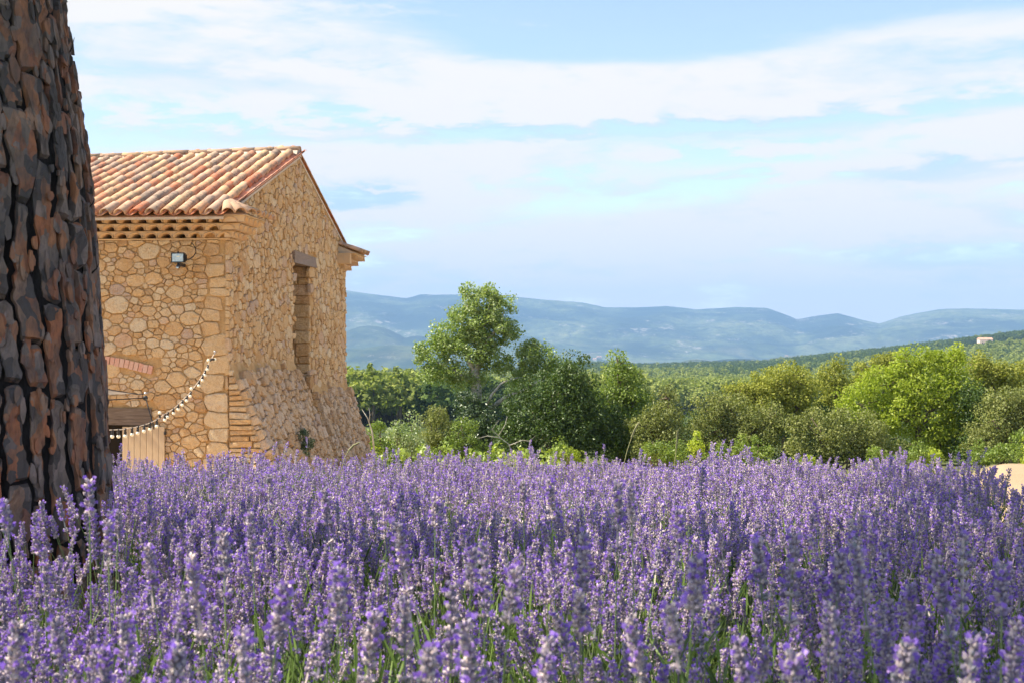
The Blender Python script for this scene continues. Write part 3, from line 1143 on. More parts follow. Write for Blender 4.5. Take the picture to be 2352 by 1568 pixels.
def deckz(s, y, lift=0):
    f_ = min(1.0, max(0.0, (y + OV) / (GW / 2 + OV)))
    return ez + TAN * (y + OV) + droop(s) * f_ + lift


vs = []
for s_ in (-HL, 0.06):
    ylo = -OV + 0.03
    vs += [(s_, ylo, deckz(s_, ylo) - 0.09), (s_, ylo, deckz(s_, ylo) - 0.05), (s_, GW / 2, deckz(s_, GW / 2) - 0.05), (s_, GW + OV - 0.03, deckz(s_, ylo) - 0.05), (s_, GW + OV - 0.03, deckz(s_, ylo) - 0.09), (s_, GW / 2, deckz(s_, GW / 2) - 0.09)]
deck.add(vs, [(0, 1, 2, 5), (5, 2, 3, 4), (6, 11, 8, 7), (11, 10, 9, 8), (0, 6, 7, 1), (1, 7, 8, 2), (2, 8, 9, 3), (3, 9, 10, 4), (4, 10, 11, 5), (5, 11, 6, 0)])
roof = hpart('roof', deck, M['cement'])

cover_meshes = [tile_mesh('roof_tile', 0.46, 0.094, 0.078, 0.013, M['tile'], 0, rise=0.95).mesh('roof_tile', M['tile'], True) for _ in range(1)]
cov_variants = []
for k in range(28):
    t = (k + 0.5) / 28
    cov_variants.append(tile_mesh('roof_tile', 0.46 + R.uniform(-.02, .02), 0.094, 0.077, 0.014, M['tile'], t, rise=R.uniform(0.85, 1.0)).mesh('roof_tile', M['tile'], True))
EXPO = 0.365
slope_len = (GW / 2 + OV) / math.cos(SL)
nrow = int(slope_len / EXPO)
pans = MB()
rest = MB()


def put(mb_src, dst, mat4, rnd):
    dst.add([mat4 @ Vector(v) for v in mb_src.v], mb_src.f, rnd)


far_tiles = MB()
cnt = 0
placed = []
for ci in range(int(HL / PITCH)):
    s_ = -0.10 - PITCH * ci
    dl = droop(s_) / (GW / 2 + OV)
    sl = math.atan(TAN + dl)
    # pan between this cover and the next (and the one at the verge)
    for row in range(nrow + 1):
        y = -OV - 0.045 + row * EXPO * math.cos(sl)
        if y > GW / 2 - 0.1:
            continue
        base = Vector((s_ + PITCH / 2, y + 0.02, deckz(s_, y) + 0.045))
        m4 = Matrix.Translation(base) @ Matrix.Rotation(sl + 0.03, 4, 'X')
        put(tile_mesh('p', 0.42, 0.088, 0.098, 0.013, None, 0, flip=True, seg=5, rise=0.55), pans, m4, R.random())
        # cover
        cb = Vector((s_ + R.uniform(-.008, .008), y - 0.03 + R.uniform(-.012, .012), deckz(s_, y) + 0.012 + R.uniform(0, .006)))
        placed.append((cb, sl + 0.085 + R.uniform(-.015, .015), R.uniform(-0.025, 0.025)))
placed.sort(key=lambda p: -p[0].x)
for i, (cb, sl, yaw) in enumerate(placed):
    if i < 298:
        o = link('roof_tile', R.choice(cov_variants), roof, cb)
        o.rotation_euler = (sl, 0, yaw)
    else:
        m4 = Matrix.Translation(cb) @ Matrix.Rotation(yaw, 4, 'Z') @ Matrix.Rotation(sl, 4, 'X')
        put(tile_mesh('p', 0.46, 0.094, 0.077, 0.014, None, 0), rest, m4, R.random())
stuff(rest.build('roof_tiles', M['tile'], roof, smooth=True))
stuff(pans.build('pan_tiles', M['pan'], roof, smooth=True))
# verge strip: flat reddish edge pans seen along the gable edge + mortar line
vg = MB()
for row in range(nrow + 1):
    y = -OV + row * EXPO * math.cos(SL)
    if y > GW / 2 - 0.15 or y < 0.25:
        continue
    m4 = Matrix.Translation((0.055, y, deckz(0, y) + 0.028)) @ Matrix.Rotation(SL + 0.02, 4, 'X')
    b = tile_mesh('verge_tile', 0.42, 0.085, 0.085, 0.013, None, 0, flip=True, seg=4, rise=0.4)
    put(b, vg, m4, R.random())
stuff(vg.build('verge_tiles', M['pan'], roof, smooth=True))
# far slope: only the verge column is seen along the right edge of the gable
far_cov = []
for row in range(nrow + 1):
    y = GW / 2 + 0.12 + row * EXPO * math.cos(SL)
    if y > GW + OV:
        break
    z_ = ZE + TAN * (GW - y)
    yc = y + 0.40 * math.cos(SL)
    zc = ZE + TAN * (GW - yc)
    for cidx in range(2):
        o = link('roof_tile', cov_variants[R.randrange(0, 12) if cidx == 0 else R.randrange(28)], roof, (-0.02 - cidx * PITCH, yc + 0.03, zc + 0.03))
        o.rotation_euler = (SL + 0.06, 0, PI)
rest2 = MB()
for ci in range(2, int(HL / PITCH)):
    for row in range(nrow + 1):
        yc = GW / 2 + 0.12 + row * EXPO * math.cos(SL) + 0.40 * math.cos(SL)
        if yc > GW + OV:
            break
        zc = ZE + TAN * (GW - yc) + droop(-PITCH * ci) * (GW - yc) / (GW / 2)
        m4 = Matrix.Translation((-0.02 - ci * PITCH, yc, zc + 0.03)) @ Matrix.Rotation(PI, 4, 'Z') @ Matrix.Rotation(SL + 0.06, 4, 'X')
        put(tile_mesh('p', 0.46, 0.094, 0.077, 0.014, None, 0, seg=4), rest2, m4, R.random())
stuff(rest2.build('far_slope_tiles', M['tile'], roof, smooth=True))
# ridge
rm = MB()
for k in range(60):
    s0 = 0.05 - k * 0.16
    s1 = s0 - 0.16
    zz0 = ZA + droop(s0)
    zz1 = ZA + droop(s1)
    a_ = 0.19 + R.uniform(-.02, .02)
    rm.add([(s0, GW / 2 - a_, zz0 - 0.03), (s1, GW / 2 - a_, zz1 - 0.03), (s1, GW / 2 - 0.06, zz1 + 0.12), (s0, GW / 2 - 0.06, zz0 + 0.12),
            (s0, GW / 2 + a_, zz0 - 0.03), (s1, GW / 2 + a_, zz1 - 0.03), (s1, GW / 2 + 0.06, zz1 + 0.12), (s0, GW / 2 + 0.06, zz0 + 0.12)],
           [(3, 2, 1, 0), (4, 5, 6, 7), (7, 6, 2, 3)])
rm.add([(0.05, GW / 2 - 0.19, ZA - 0.04), (0.05, GW / 2 + 0.19, ZA - 0.04), (0.05, GW / 2 + 0.06, ZA + 0.12), (0.05, GW / 2 - 0.06, ZA + 0.12)], [(0, 1, 2, 3)])
rm.build('ridge_mortar', M['cement'], roof, smooth=False)
for k in range(21):
    s0 = 0.07 - k * 0.43
    b = tile_mesh('ridge_tile', 0.48, 0.118, 0.104, 0.015, None, 0.4 + 0.5 * R.random(), rise=0.85)
    o = b.build('ridge_tile', M['tile'], roof, (s0, GW / 2, ZA + 0.058 + droop(s0) + R.uniform(-0.008, 0.008)), smooth=True)
    o.rotation_euler = (R.uniform(-.01, .02), R.uniform(-.03, .03), PI / 2 + R.uniform(-.01, .01))


# cornice (three corbelled rows of hollow tiles) with returns round both gable corners
def cornice(far=False):
    sgn = -1 if far else 1
    oy = GW if far else 0.0
    root = MB()
    rows = [(0.13, ZT + 0.0), (0.255, ZT + 0.108), (0.375, ZT + 0.216)]
    RL = 0.72                       # length of the return on the gable

    def B(x0, x1, y0, y1, z0, z1):
        ya, yb = oy + sgn * y0, oy + sgn * y1
        root.box(x0, x1, min(ya, yb), max(ya, yb), z0, z1, 0.5, 0.003)
    B(-HL, 0.022, -0.035, 0.2, ZT - 0.022, ZT)
    B(-0.2, 0.035, -0.03, RL, ZT - 0.021, ZT - 0.001)
    for (pr, z0) in rows:
        B(-HL, pr - 0.01, -pr + 0.01, 0.3, z0 + 0.0925, z0 + 0.1075)
        B(-0.3, pr - 0.012, 0.303, RL + (0.05 if pr > 0.3 else 0), z0 + 0.093, z0 + 0.107)
    # solid end block of the return
    zt = ZT + 0.345
    if far:
        B(-0.02, 0.30, RL - 0.02, RL + 0.14, ZT + 0.10, zt - 0.02)
    co = hpart('cornice', root, M['eaves'])
    co['label'] = 'far corner cornice return' if far else 'triple row cornice under the roof edge'
    sp = MB()

    def arch_at(origin, dirx, dirn, pr, z0, wide=0.114, hgt=0.087):
        """one hollow tile end with mortar spandrels; dirx along the row, dirn outwards"""
        L = pr + 0.02 if dirn.x > 0.5 else pr + 0.26
        b = tile_mesh('t', L, 1, 1, 0.0, None, 0)
        seg = 8
        vs = []
        for dd in (0.0, L):
            for (qa, qb) in ((wide, hgt), (wide - 0.012, hgt - 0.010)):
                for k in range(seg + 1):
                    an = PI * k / seg
                    vs.append(origin + dirx * (math.cos(an) * qa) + Vector((0, 0, math.sin(an) * qb)) - dirn * dd)
        mm = seg + 1
        fs = []
        for k in range(seg):
            fs += [(k, k + 1, 2 * mm + k + 1, 2 * mm + k), (mm + k + 1, mm + k, 3 * mm + k, 3 * mm + k + 1), (k + 1, k, mm + k, mm + k + 1)]
        c0 = origin
        m1 = MB()
        m1.add([v - c0 for v in vs], fs, R.random())
        m1.build('eaves_tile', M['eaves'], co, c0, smooth=True)
        # spandrel mortar above the arch
        vs = []
        for dd in (0.008, L):
            for k in range(seg + 1):
                an = PI * k / seg
                vs.append(origin + dirx * (math.cos(an) * (wide - 0.003)) + Vector((0, 0, math.sin(an) * (hgt - 0.003))) - dirn * dd)
            for k in range(seg + 1):
                vs.append(origin + dirx * ((PITCH / 2 + 0.001) * (1 - 2 * k / seg)) + Vector((0, 0, 0.0935)) - dirn * dd)
        fs = []
        for k in range(seg):
            fs.append((k, k + 1, mm + k + 1, mm + k))
        fs.append((0, mm, 3 * mm, 2 * mm))
        fs.append((seg, seg + 2 * mm, seg + 3 * mm, seg + mm))
        sp.add(vs, fs)

    for ri, (pr, z0) in enumerate(rows):
        off = -0.02 - 0.035 * ri
        nvis = 34 if not far else 0
        for k in range(nvis):
            s_ = pr - 0.13 + off - PITCH * k
            if s_ < -HL + 0.2:
                break
            arch_at(Vector((s_, oy - sgn * pr, z0 + 0.004)), Vector((1, 0, 0)), Vector((0, -sgn, 0)), pr, z0)
        k = 0
        yv = -pr + 0.13
        while yv < RL - 0.05:
            arch_at(Vector((pr, oy + sgn * yv, z0 + 0.004)), Vector((0, 1, 0)), Vector((1, 0, 0)), pr, z0)
            yv += PITCH
            k += 1
        # mortar core behind the tiles
    core = MB()
    ya, yb = oy - sgn * 0.0, oy + sgn * RL
    stuff(sp.build('cornice_mortar', M['eaves'], co))
    # little tiled roof on the return, with a fan of tiles at the corner
    yv = 0.16
    zr = ZT + 0.345
    rt = MB()
    for kk in range(5):
        yv = -0.02 + kk * 0.19
        if yv > RL + 0.08:
            break
        o = link('roof_tile', cov_variants[R.randrange(12, 22)], co, (pr_out + 0.03, oy + sgn * yv, zr + 0.0 + 0.0))
        o.rotation_euler = (0.36, 0, PI / 2)
        o.scale = (1, 1.12, 1)
    if not far:
        for kk, an in enumerate((18, 38, 58, 76)):
            a_ = math.radians(an)
            d_ = Vector((math.sin(a_), -math.cos(a_), 0))
            o = link('roof_tile', cov_variants[R.randrange(12, 22)], co, Vector((0, 0, zr + 0.002)) + d_ * (0.50 + 0.06 * math.sin(2 * a_)))
            o.rotation_euler = (0.38, 0, a_)
            o.scale = (1.05, 1.15, 1)
    else:
        for kk, an in enumerate((25, 50, 75)):
            a_ = math.radians(an)
            d_ = Vector((math.sin(a_), math.cos(a_), 0))
            o = link('roof_tile', cov_variants[R.randrange(4, 22)], co, Vector((0, oy, zr)) + d_ * 0.52)
            o.rotation_euler = (0.38, 0, PI - a_)
    fl = MB()
    y_a, y_b = oy - sgn * 0.40, oy + sgn * (RL + 0.06)
    vs = [(-0.1, y_a, zr + 0.20 - 0.0), (0.0, y_a, zr - 0.02), (0.40, y_a, zr - 0.02), (-0.1, y_b, zr + 0.20), (0.0, y_b, zr - 0.02), (0.40, y_b, zr - 0.02),
          (0.02, oy + sgn * 0.0, zr + 0.17), (0.02, y_b, zr + 0.17)]
    fl.add([(0.0, y_a, zr - 0.02), (0.42, y_a, zr - 0.02), (0.42, y_b, zr - 0.02), (0.0, y_b, zr - 0.02), (0.0, oy, zr + 0.16), (0.0, y_b, zr + 0.16)],
           [(3, 2, 1, 0), (1, 2, 5, 4), (0, 1, 4), (3, 5, 2)])
    fl.build('return_bedding', M['cement'], co)
    return co


pr_out = 0.48
cornice(False)
cornice(True)

# hidden rear and left sides so that the house is solid
bw = MB()
bw.box(-HL, -0.5, GW - 0.5, GW, ZG - 0.4, ZE - 0.05)
bw.box(-HL, -HL + 0.4, 0.5, GW - 0.5, ZG - 0.4, ZE - 0.1)
hpart('rear_wall', bw, M['mortar'])


# ------------------------------------------------------------------ floodlight
def crop4(cx, cy):
    return ((400 + cx / 3.734) / 1.7415, (1380 + cy / 3.734) / 1.7415)


fp = P(408, 592, 19.72)
fl_ = thing('floodlight', 'black halogen floodlight with motion sensor on the wall below the tiled cornice', 'floodlight', fp, math.radians(-5))
b = MB()
b.box(-0.095, 0.095, 0.0, 0.09, -0.07, 0.07, 0.5, 0.0)
b.box(-0.102, 0.102, -0.012, 0.0, 0.060, 0.078)
b.box(-0.102, 0.102, -0.012, 0.0, -0.078, -0.062)
b.box(-0.102, -0.088, -0.0119, 0.0, -0.062, 0.060)
b.box(0.088, 0.102, -0.0119, 0.0, -0.062, 0.060)
b.box(-0.012, 0.012, -0.01, 0.02, 0.078, 0.09)
for k in range(6):
    b.box(0.096, 0.116, 0.01 + k * 0.013, 0.016 + k * 0.013, -0.05, 0.05)
b.build('housing', M['black'], fl_)
b = MB()
b.box(-0.088, 0.088, -0.006, -0.002, -0.062, 0.060)
b.build('glass', M['reflector'], fl_)
b = MB()
b.tube([(-0.02, -0.008, 0.02), (0.03, -0.008, 0.02)], 0.006, 6)
b.build('lamp', M['bulb'], fl_)
b = MB()
b.box(-0.02, 0.02, 0.03, 0.30, -0.13, -0.08)
b.ball((0.005, 0.01, -0.135), 0.033)
b.build('motion_sensor', M['black'], fl_, smooth=False)
b = MB()
b.box(-0.018, 0.022, -0.026, -0.015, -0.165, -0.145)
b.build('sensor_lens', M['reflector'], fl_)
b = MB()
pts = [(0.10, 0.05, -0.03), (0.15, 0.06, -0.03), (0.20, 0.12, 0.02), (0.225, 0.18, 0.09), (0.20, 0.22, 0.17), (0.15, 0.25, 0.23), (0.12, 0.27, 0.25)]
b.tube(pts, 0.007, 5)
b.build('cable', M['black'], fl_, smooth=True)

# ------------------------------------------------------------------ festoon lights
CABLE = [(-200, 1240), (0, 1262), (150, 1262), (340, 1255), (480, 1230), (600, 1205), (700, 1175), (800, 1135), (880, 1090), (960, 1035), (1060, 975), (1160, 895), (1240, 815), (1330, 725), (1420, 610), (1500, 500), (1560, 400), (1610, 300), (1660, 210), (1712, 120)]


def cab(cx, cy):
    vx, vy = crop4(cx, cy)
    Y = 14.3 + (19.78 - 14.3) * max(0.0, min(1.0, (cx + 200) / 1912.0))
    return P(vx, vy, Y)


fo = thing('string_lights', 'festoon cable of white round bulbs in black sockets hung from the house corner', 'string lights', cab(*CABLE[-1]))
b = MB()
b.tube([cab(*c) - fo.location for c in CABLE], 0.006, 5)
b.build('cable', M['cement'], fo, smooth=True)
b = MB()
hk = cab(1712, 112) - fo.location
b.tube([hk + Vector((0, 0.1, 0.01)), hk, hk + Vector((0.0, -0.02, -0.03))], 0.007, 5)
b.ball(hk + Vector((0, 0.0, 0.015)), 0.02)
b.build('hook', M['steel'], fo, smooth=True)
BULBS = [(-90, 1340, 0), (0, 1350, 0), (92, 1352, 0), (185, 1352, 0), (278, 1350, 0), (380, 1345, 0), (482, 1323, 0), (567, 1303, 0), (660, 1275, 0), (750, 1245, 0), (848, 1200, 0), (970, 1108, 0), (1010, 1055, 0), (1100, 1008, 0), (1170, 945, 0), (1230, 883, 0),
         (1295, 815, 0), (1350, 745, 0), (1478, 597, 0), (1530, 517, 0), (1568, 435, 0), (1607, 345, 0), (1620, 228, 1), (1760, 215, 1), (893, 1018, 1), (1370, 650, 1)]
for (bx, by, free) in BULBS:
    # nearest cable point above
    best = None
    for i in range(len(CABLE) - 1):
        for t in np.linspace(0, 1, 12):
            qx = CABLE[i][0] * (1 - t) + CABLE[i + 1][0] * t
            qy = CABLE[i][1] * (1 - t) + CABLE[i + 1][1] * t
            dd = abs(qx - bx) * (0.9 if free else 1.6) + abs(by - qy - (0 if free else 85)) * (1.0 if free else 0.35)
            if best is None or dd < best[0]:
                best = (dd, qx, qy)
    c0 = cab(best[1], best[2])
    c1 = cab(bx, by)
    ax = (c1 - c0)
    if ax.length < 0.06:
        ax = ax.normalized() * 0.06
    if ax.length > 0.10:
        ax = ax.normalized() * 0.085
    a0 = ax.normalized()
    s_ = MB()
    s_.tube([a0 * -0.008, a0 * 0.012, a0 * 0.014, a0 * 0.03, a0 * 0.032, a0 * (ax.length - 0.015)], [0.014, 0.019, 0.016, 0.015, 0.018, 0.018], 8)
    so_ = s_.build('socket', M['black'], fo, c0 - fo.location, smooth=False)
    s_ = MB()
    s_.ball((0, 0, 0), 0.0245, 12, 8)
    s_.build('bulb', M['bulb'], so_, ax + a0 * 0.006, smooth=True)

# ------------------------------------------------------------------ shade sail
ring = P(334, 904, 19.6)
sl_ = thing('shade_sail', 'taupe shade sail corner roped to the house wall beside the trunk', 'shade sail', ring)
c1 = P(110, 842, 17.2) - ring
c2 = P(100, 935, 16.4) - ring
vs, fs = [], []
K = 10
for i in range(K + 1):
    for j in range(K + 1):
        u, v = i / K, j / K
        p = (c1 * (1 - v) + c2 * v) * u
        p += Vector((0, 0, -0.22 * (1 - v) * u * (1 - u) + 0.34 * v * u * (1 - u) * 0.55))
        vs.append(p * 0.985 + Vector((-0.12, -0.02, 0)) * 1.0)
for i in range(K):
    for j in range(K):
        a_ = i * (K + 1) + j
        fs.append((a_, a_ + 1, a_ + K + 2, a_ + K + 1))
vs2 = vs + [v + Vector((0, 0, 0.004)) for v in vs]
fs2 = fs + [tuple(q + len(vs) for q in f[::-1]) for f in fs]
b = MB()
b.add(vs2, fs2)
b.build('canvas', M['canvas'], sl_, smooth=True)
b = MB()
b.tube([vs[i * (K + 1)] for i in range(K + 1)], 0.011, 5)
b.build('hem', M['black'], sl_, smooth=True)
b = MB()
b.tube([Vector((0, 0, -0.06)), P(240, 918, 18.6) - ring, P(150, 921, 17.5) - ring], 0.009, 5)
b.tube([Vector((0, 0.0, -0.03)), P(342, 940, 19.55) - ring, P(352, 972, 19.5) - ring, P(354, 985, 19.5) - ring], 0.010, 5)
b.tube([Vector((-0.13, -0.02, 0)), Vector((0, 0, 0))], 0.008, 5)
b.build('rope', M['black'], sl_, smooth=True)
b = MB()
b.ball((0, 0, -0.06), 0.04, sc_=(1, 0.6, 1))
b.build('pulley', M['black'], sl_, smooth=True)
b = MB()
b.tube([(0.0, 0.36, 0.02), (0.0, 0.0, 0.01)], 0.014, 6)
b.ball((0.0, 0.0, 0.01), 0.024)
b.build('eye_bolt', M['steel'], sl_, smooth=True)


# ------------------------------------------------------------------ foliage
def leaves(centers, crad, per, size, rng, aspect=0.62, shell=0.45, flat=0.0):
    """centers (K,3), crad (K,) -> leaf quads spread through each clump"""
    K = len(centers)
    n_ = K * per
    c = np.repeat(centers, per, 0)
    r = np.repeat(crad, per)
    d = rng.normal(size=(n_, 3))
    d /= np.linalg.norm(d, axis=1, keepdims=True)
    q = shell + (1 - shell) * rng.random(n_) ** 0.6
    p = c + d * (r * q)[:, None] * np.array([1, 1, 0.85])
    nrm = d * 0.8 + rng.normal(size=(n_, 3)) * 0.75 + np.array([0, 0, flat])
    nrm /= np.linalg.norm(nrm, axis=1, keepdims=True)
    t = np.cross(nrm, rng.normal(size=(n_, 3)))
    t /= np.linalg.norm(t, axis=1, keepdims=True)
    b_ = np.cross(nrm, t)
    s = size * rng.uniform(0.6, 1.35, n_)[:, None]
    fold = nrm * s * 0.12
    v = np.stack([p - t * s * 0.5, p + b_ * s * aspect * 0.5 - fold, p + t * s * 0.5, p - b_ * s * aspect * 0.5 - fold], 1).reshape(-1, 3)
    f = np.arange(n_ * 4).reshape(-1, 4)
    tint = np.clip(np.repeat(rng.random(K), per) * 0.45 + rng.random(n_) * 0.55, 0, 1)
    return v, f, tint


def clumps(ells, rng, dens, crad, inner=0.55):
    """ells: (c, (rx,ry,rz)) ; returns clump centres near the surfaces"""
    cs, rs_ = [], []
    for (c, rad) in ells:
        area = 4 * PI * ((rad[0] * rad[1]) ** 1.6 / 3 + (rad[0] * rad[2]) ** 1.6 / 3 + (rad[1] * rad[2]) ** 1.6 / 3) ** (1 / 1.6)
        k = max(4, int(area * dens))
        d = rng.normal(size=(k, 3))
        d /= np.linalg.norm(d, axis=1, keepdims=True)
        q = inner + (1.0 - inner) * rng.random(k) ** 0.5
        lump = 1 + 0.16 * np.sin(d[:, 0] * 5 + c[0]) * np.cos(d[:, 2] * 6 + c[2])
        cs.append(np.array(c)[None] + d * np.array(rad)[None] * (q * lump)[:, None])
        rs_.append(crad * rng.uniform(0.6, 1.4, k))
    return np.concatenate(cs), np.concatenate(rs_)


def gz(x, y):
    return float(height(np.array([x]), np.array([y]))[0])


def wobble(p0, p1, rng, k=5, amp=0.08):
    p0, p1 = Vector(p0), Vector(p1)
    L = (p1 - p0).length
    out = []
    for i in range(k + 1):
        t = i / k
        p = p0.lerp(p1, t)
        if 0 < i < k:
            p += Vector((rng.uniform(-1, 1), rng.uniform(-1, 1), rng.uniform(-1, 1))) * amp * L / 3
        out.append(p)
    return out


ti = 0


def tree(name, label, cat, D, ells_px, mat, bark, leaf=0.12, dens=2.6, crad=0.42, per=22, base_px=None, trunk_r=0.14, group=None, flat=0.1, aspect=0.62, limbs=True, shell=0.45, parts=None, skirt=True):
    """ells_px: (px, py, rx, ry[, dY]) in photo readings at distance D"""
    global ti
    ti += 1
    rng = np.random.default_rng(100 + ti)
    rr = random.Random(200 + ti)
    mpp = D / F
    ells = []
    for e in ells_px:
        px, py, rx, ry = e[:4]
        dY = e[4] if len(e) > 4 else 0.0
        c = P(px, py, D) + Vector((0, dY, 0))
        ells.append(((c.x, c.y, c.z), (rx * mpp, (rx + ry) * 0.5 * mpp, ry * mpp)))
    bx = P(base_px, 1000, D).x if base_px else sum(e[0][0] for e in ells) / len(ells)
    gb = gz(bx, D)
    root = thing(name, label, cat, (bx, D, gb), 0, group)
    org = np.array([bx, D, gb])
    cs, rs_ = clumps(ells, rng, dens * 1.45, crad * 1.0, 0.35)
    keep = cs[:, 2] > gb - 0.2
    cs, rs_ = cs[keep], rs_[keep]
    v, f, t = leaves(cs - org, rs_, int(per * 4.2), leaf * 0.76, rng, aspect, shell, flat)
    link('crown', mesh_np('crown', v, f, mat, t, smooth=False), root)
    tb = MB()
    top = max(ells, key=lambda e: e[0][2])
    if limbs:
        fork = Vector((bx, D, gb + (top[0][2] - gb) * 0.35))
        pts = wobble((bx, D, gb - 0.1), fork, rr, 4, 0.06)
        tb.tube([p - root.location for p in pts], [trunk_r * (1.25 - 0.1 * i) for i in range(len(pts))], 8)
        for (c, rad) in ells:
            end = Vector(c)
            pts = wobble(fork, end, rr, 5, 0.14)
            tb.tube([p - root.location for p in pts], [trunk_r * (0.6 - 0.09 * i) for i in range(len(pts))], 6)
            for _ in range(5):
                d_ = Vector((rr.uniform(-1, 1), rr.uniform(-1, 1), rr.uniform(-0.4, 1))).normalized()
                e2 = end + Vector((d_.x * rad[0], d_.y * rad[1], d_.z * rad[2])) * 0.85
                pts = wobble(end, e2, rr, 4, 0.18)
                tb.tube([p - root.location for p in pts], [trunk_r * (0.22 - 0.04 * i) for i in range(len(pts))], 4, cap=False)
    else:
        for _ in range(6):
            c, rad = rr.choice(ells)
            pts = wobble((bx + rr.uniform(-.2, .2), D, gb - 0.05), Vector(c) + Vector((rr.uniform(-.5, .5) * rad[0], 0, rr.uniform(-.2, .6) * rad[2])), rr, 4, 0.12)
            tb.tube([p - root.location for p in pts], [trunk_r * (0.5 - 0.08 * i) for i in range(len(pts))], 5)
    tb.build('trunk' if limbs else 'stems', bark, root, smooth=True)
    return root


# the white poplar
pop = tree('white_poplar', 'tall silvery green poplar with pale trunk rising above the other trees', 'tree', 48,
           [(1112, 690, 32, 34), (1078, 672, 16, 20), (1150, 712, 32, 36), (1070, 735, 42, 40), (1120, 755, 55, 45), (1030, 772, 38, 34), (1080, 800, 60, 40), (995, 812, 42, 34), (1020, 850, 50, 26), (1165, 775, 24, 34), (1140, 830, 38, 30),
            (1075, 868, 40, 20), (1215, 815, 28, 28), (1250, 830, 34, 30), (1285, 850, 26, 22), (1200, 860, 34, 24), (1235, 800, 20, 14)],
           M['poplar'], M['bark_pale'], 0.105, 4.6, 0.30, 20, 1092, 0.01, flat=0.0, aspect=0.85, shell=0.3, limbs=True)
tb = MB()
L0 = pop.location


def pp(px, py, dY=0.0, D=48):
    return P(px, py, D) + Vector((0, dY, 0)) - L0


tb.tube([pp(1100, 1075), pp(1098, 1000), pp(1095, 930), pp(1094, 880), pp(1090, 850)], [0.30, 0.27, 0.22, 0.19, 0.17], 10)
tb.tube([pp(1092, 856), pp(1078, 830), pp(1070, 800), pp(1060, 770), pp(1062, 735), pp(1075, 700)], [0.13, 0.10, 0.08, 0.06, 0.045, 0.02], 7)
tb.tube([pp(1092, 862), pp(1100, 830), pp(1106, 795, 0.2), pp(1108, 760), pp(1120, 720), pp(1125, 690)], [0.13, 0.11, 0.09, 0.07, 0.05, 0.02], 7)
tb.tube([pp(1106, 795), pp(1130, 770), pp(1150, 740), pp(1158, 715)], [0.07, 0.06, 0.045, 0.02], 6)
tb.tube([pp(1100, 975, 0.1), pp(1125, 938, 0.0), pp(1160, 912, -0.2), pp(1205, 893, -0.3), pp(1240, 872, -0.3), pp(1275, 855, -0.3)], [0.11, 0.09, 0.075, 0.055, 0.035, 0.015], 7)
tb.tube([pp(1118, 930, -0.3), pp(1130, 905, -0.5), pp(1150, 880, -0.5), pp(1175, 868, -0.5), pp(1200, 865, -0.5)], [0.06, 0.05, 0.04, 0.03, 0.01], 6)
tb.tube([pp(1090, 880), pp(1060, 862), pp(1035, 845), pp(1000, 830)], [0.10, 0.07, 0.05, 0.02], 6)
tb.build('limbs', M['bark_pale'], pop, smooth=True)
tree('ivy_clump', 'dark ivy wrapped round the base of the pale poplar', 'ivy', 47.4, [(1082, 925, 34, 34), (1110, 960, 36, 36), (1075, 985, 40, 36), (1130, 1000, 46, 36), (1060, 1035, 60, 30)], M['ivy'], M['bark_brown'], 0.12, 3.0, 0.34, 22, 1100, 0.08, limbs=False)
# dead branches in front of the dark bush
db = thing('dead_branch', 'bare pale dead branches sticking out in front of the dark bush', 'branch', (P(1150, 1000, 45).x, 45, gz(P(1150, 1000, 45).x, 45)))
b = MB()
q = lambda x_, y_, d_=0.0: P(x_, y_, 43.5 + d_) - db.location
b.tube([q(1180, 1075), q(1170, 1020), q(1150, 1005), q(1130, 985), q(1145, 965)], [0.018, 0.015, 0.012, 0.009, 0.004], 5)
b.tube([q(1150, 1005), q(1120, 1000), q(1090, 1008)], [0.016, 0.012, 0.006], 5)
b.tube([q(1145, 1000), q(1160, 975), q(1165, 955)], [0.014, 0.01, 0.005], 5)
b.tube([q(1170, 1022), q(1200, 1010), q(1215, 1012), q(1230, 1000)], [0.016, 0.012, 0.008, 0.004], 5)
b.build('twigs', M['bark_pale'], db, smooth=True)

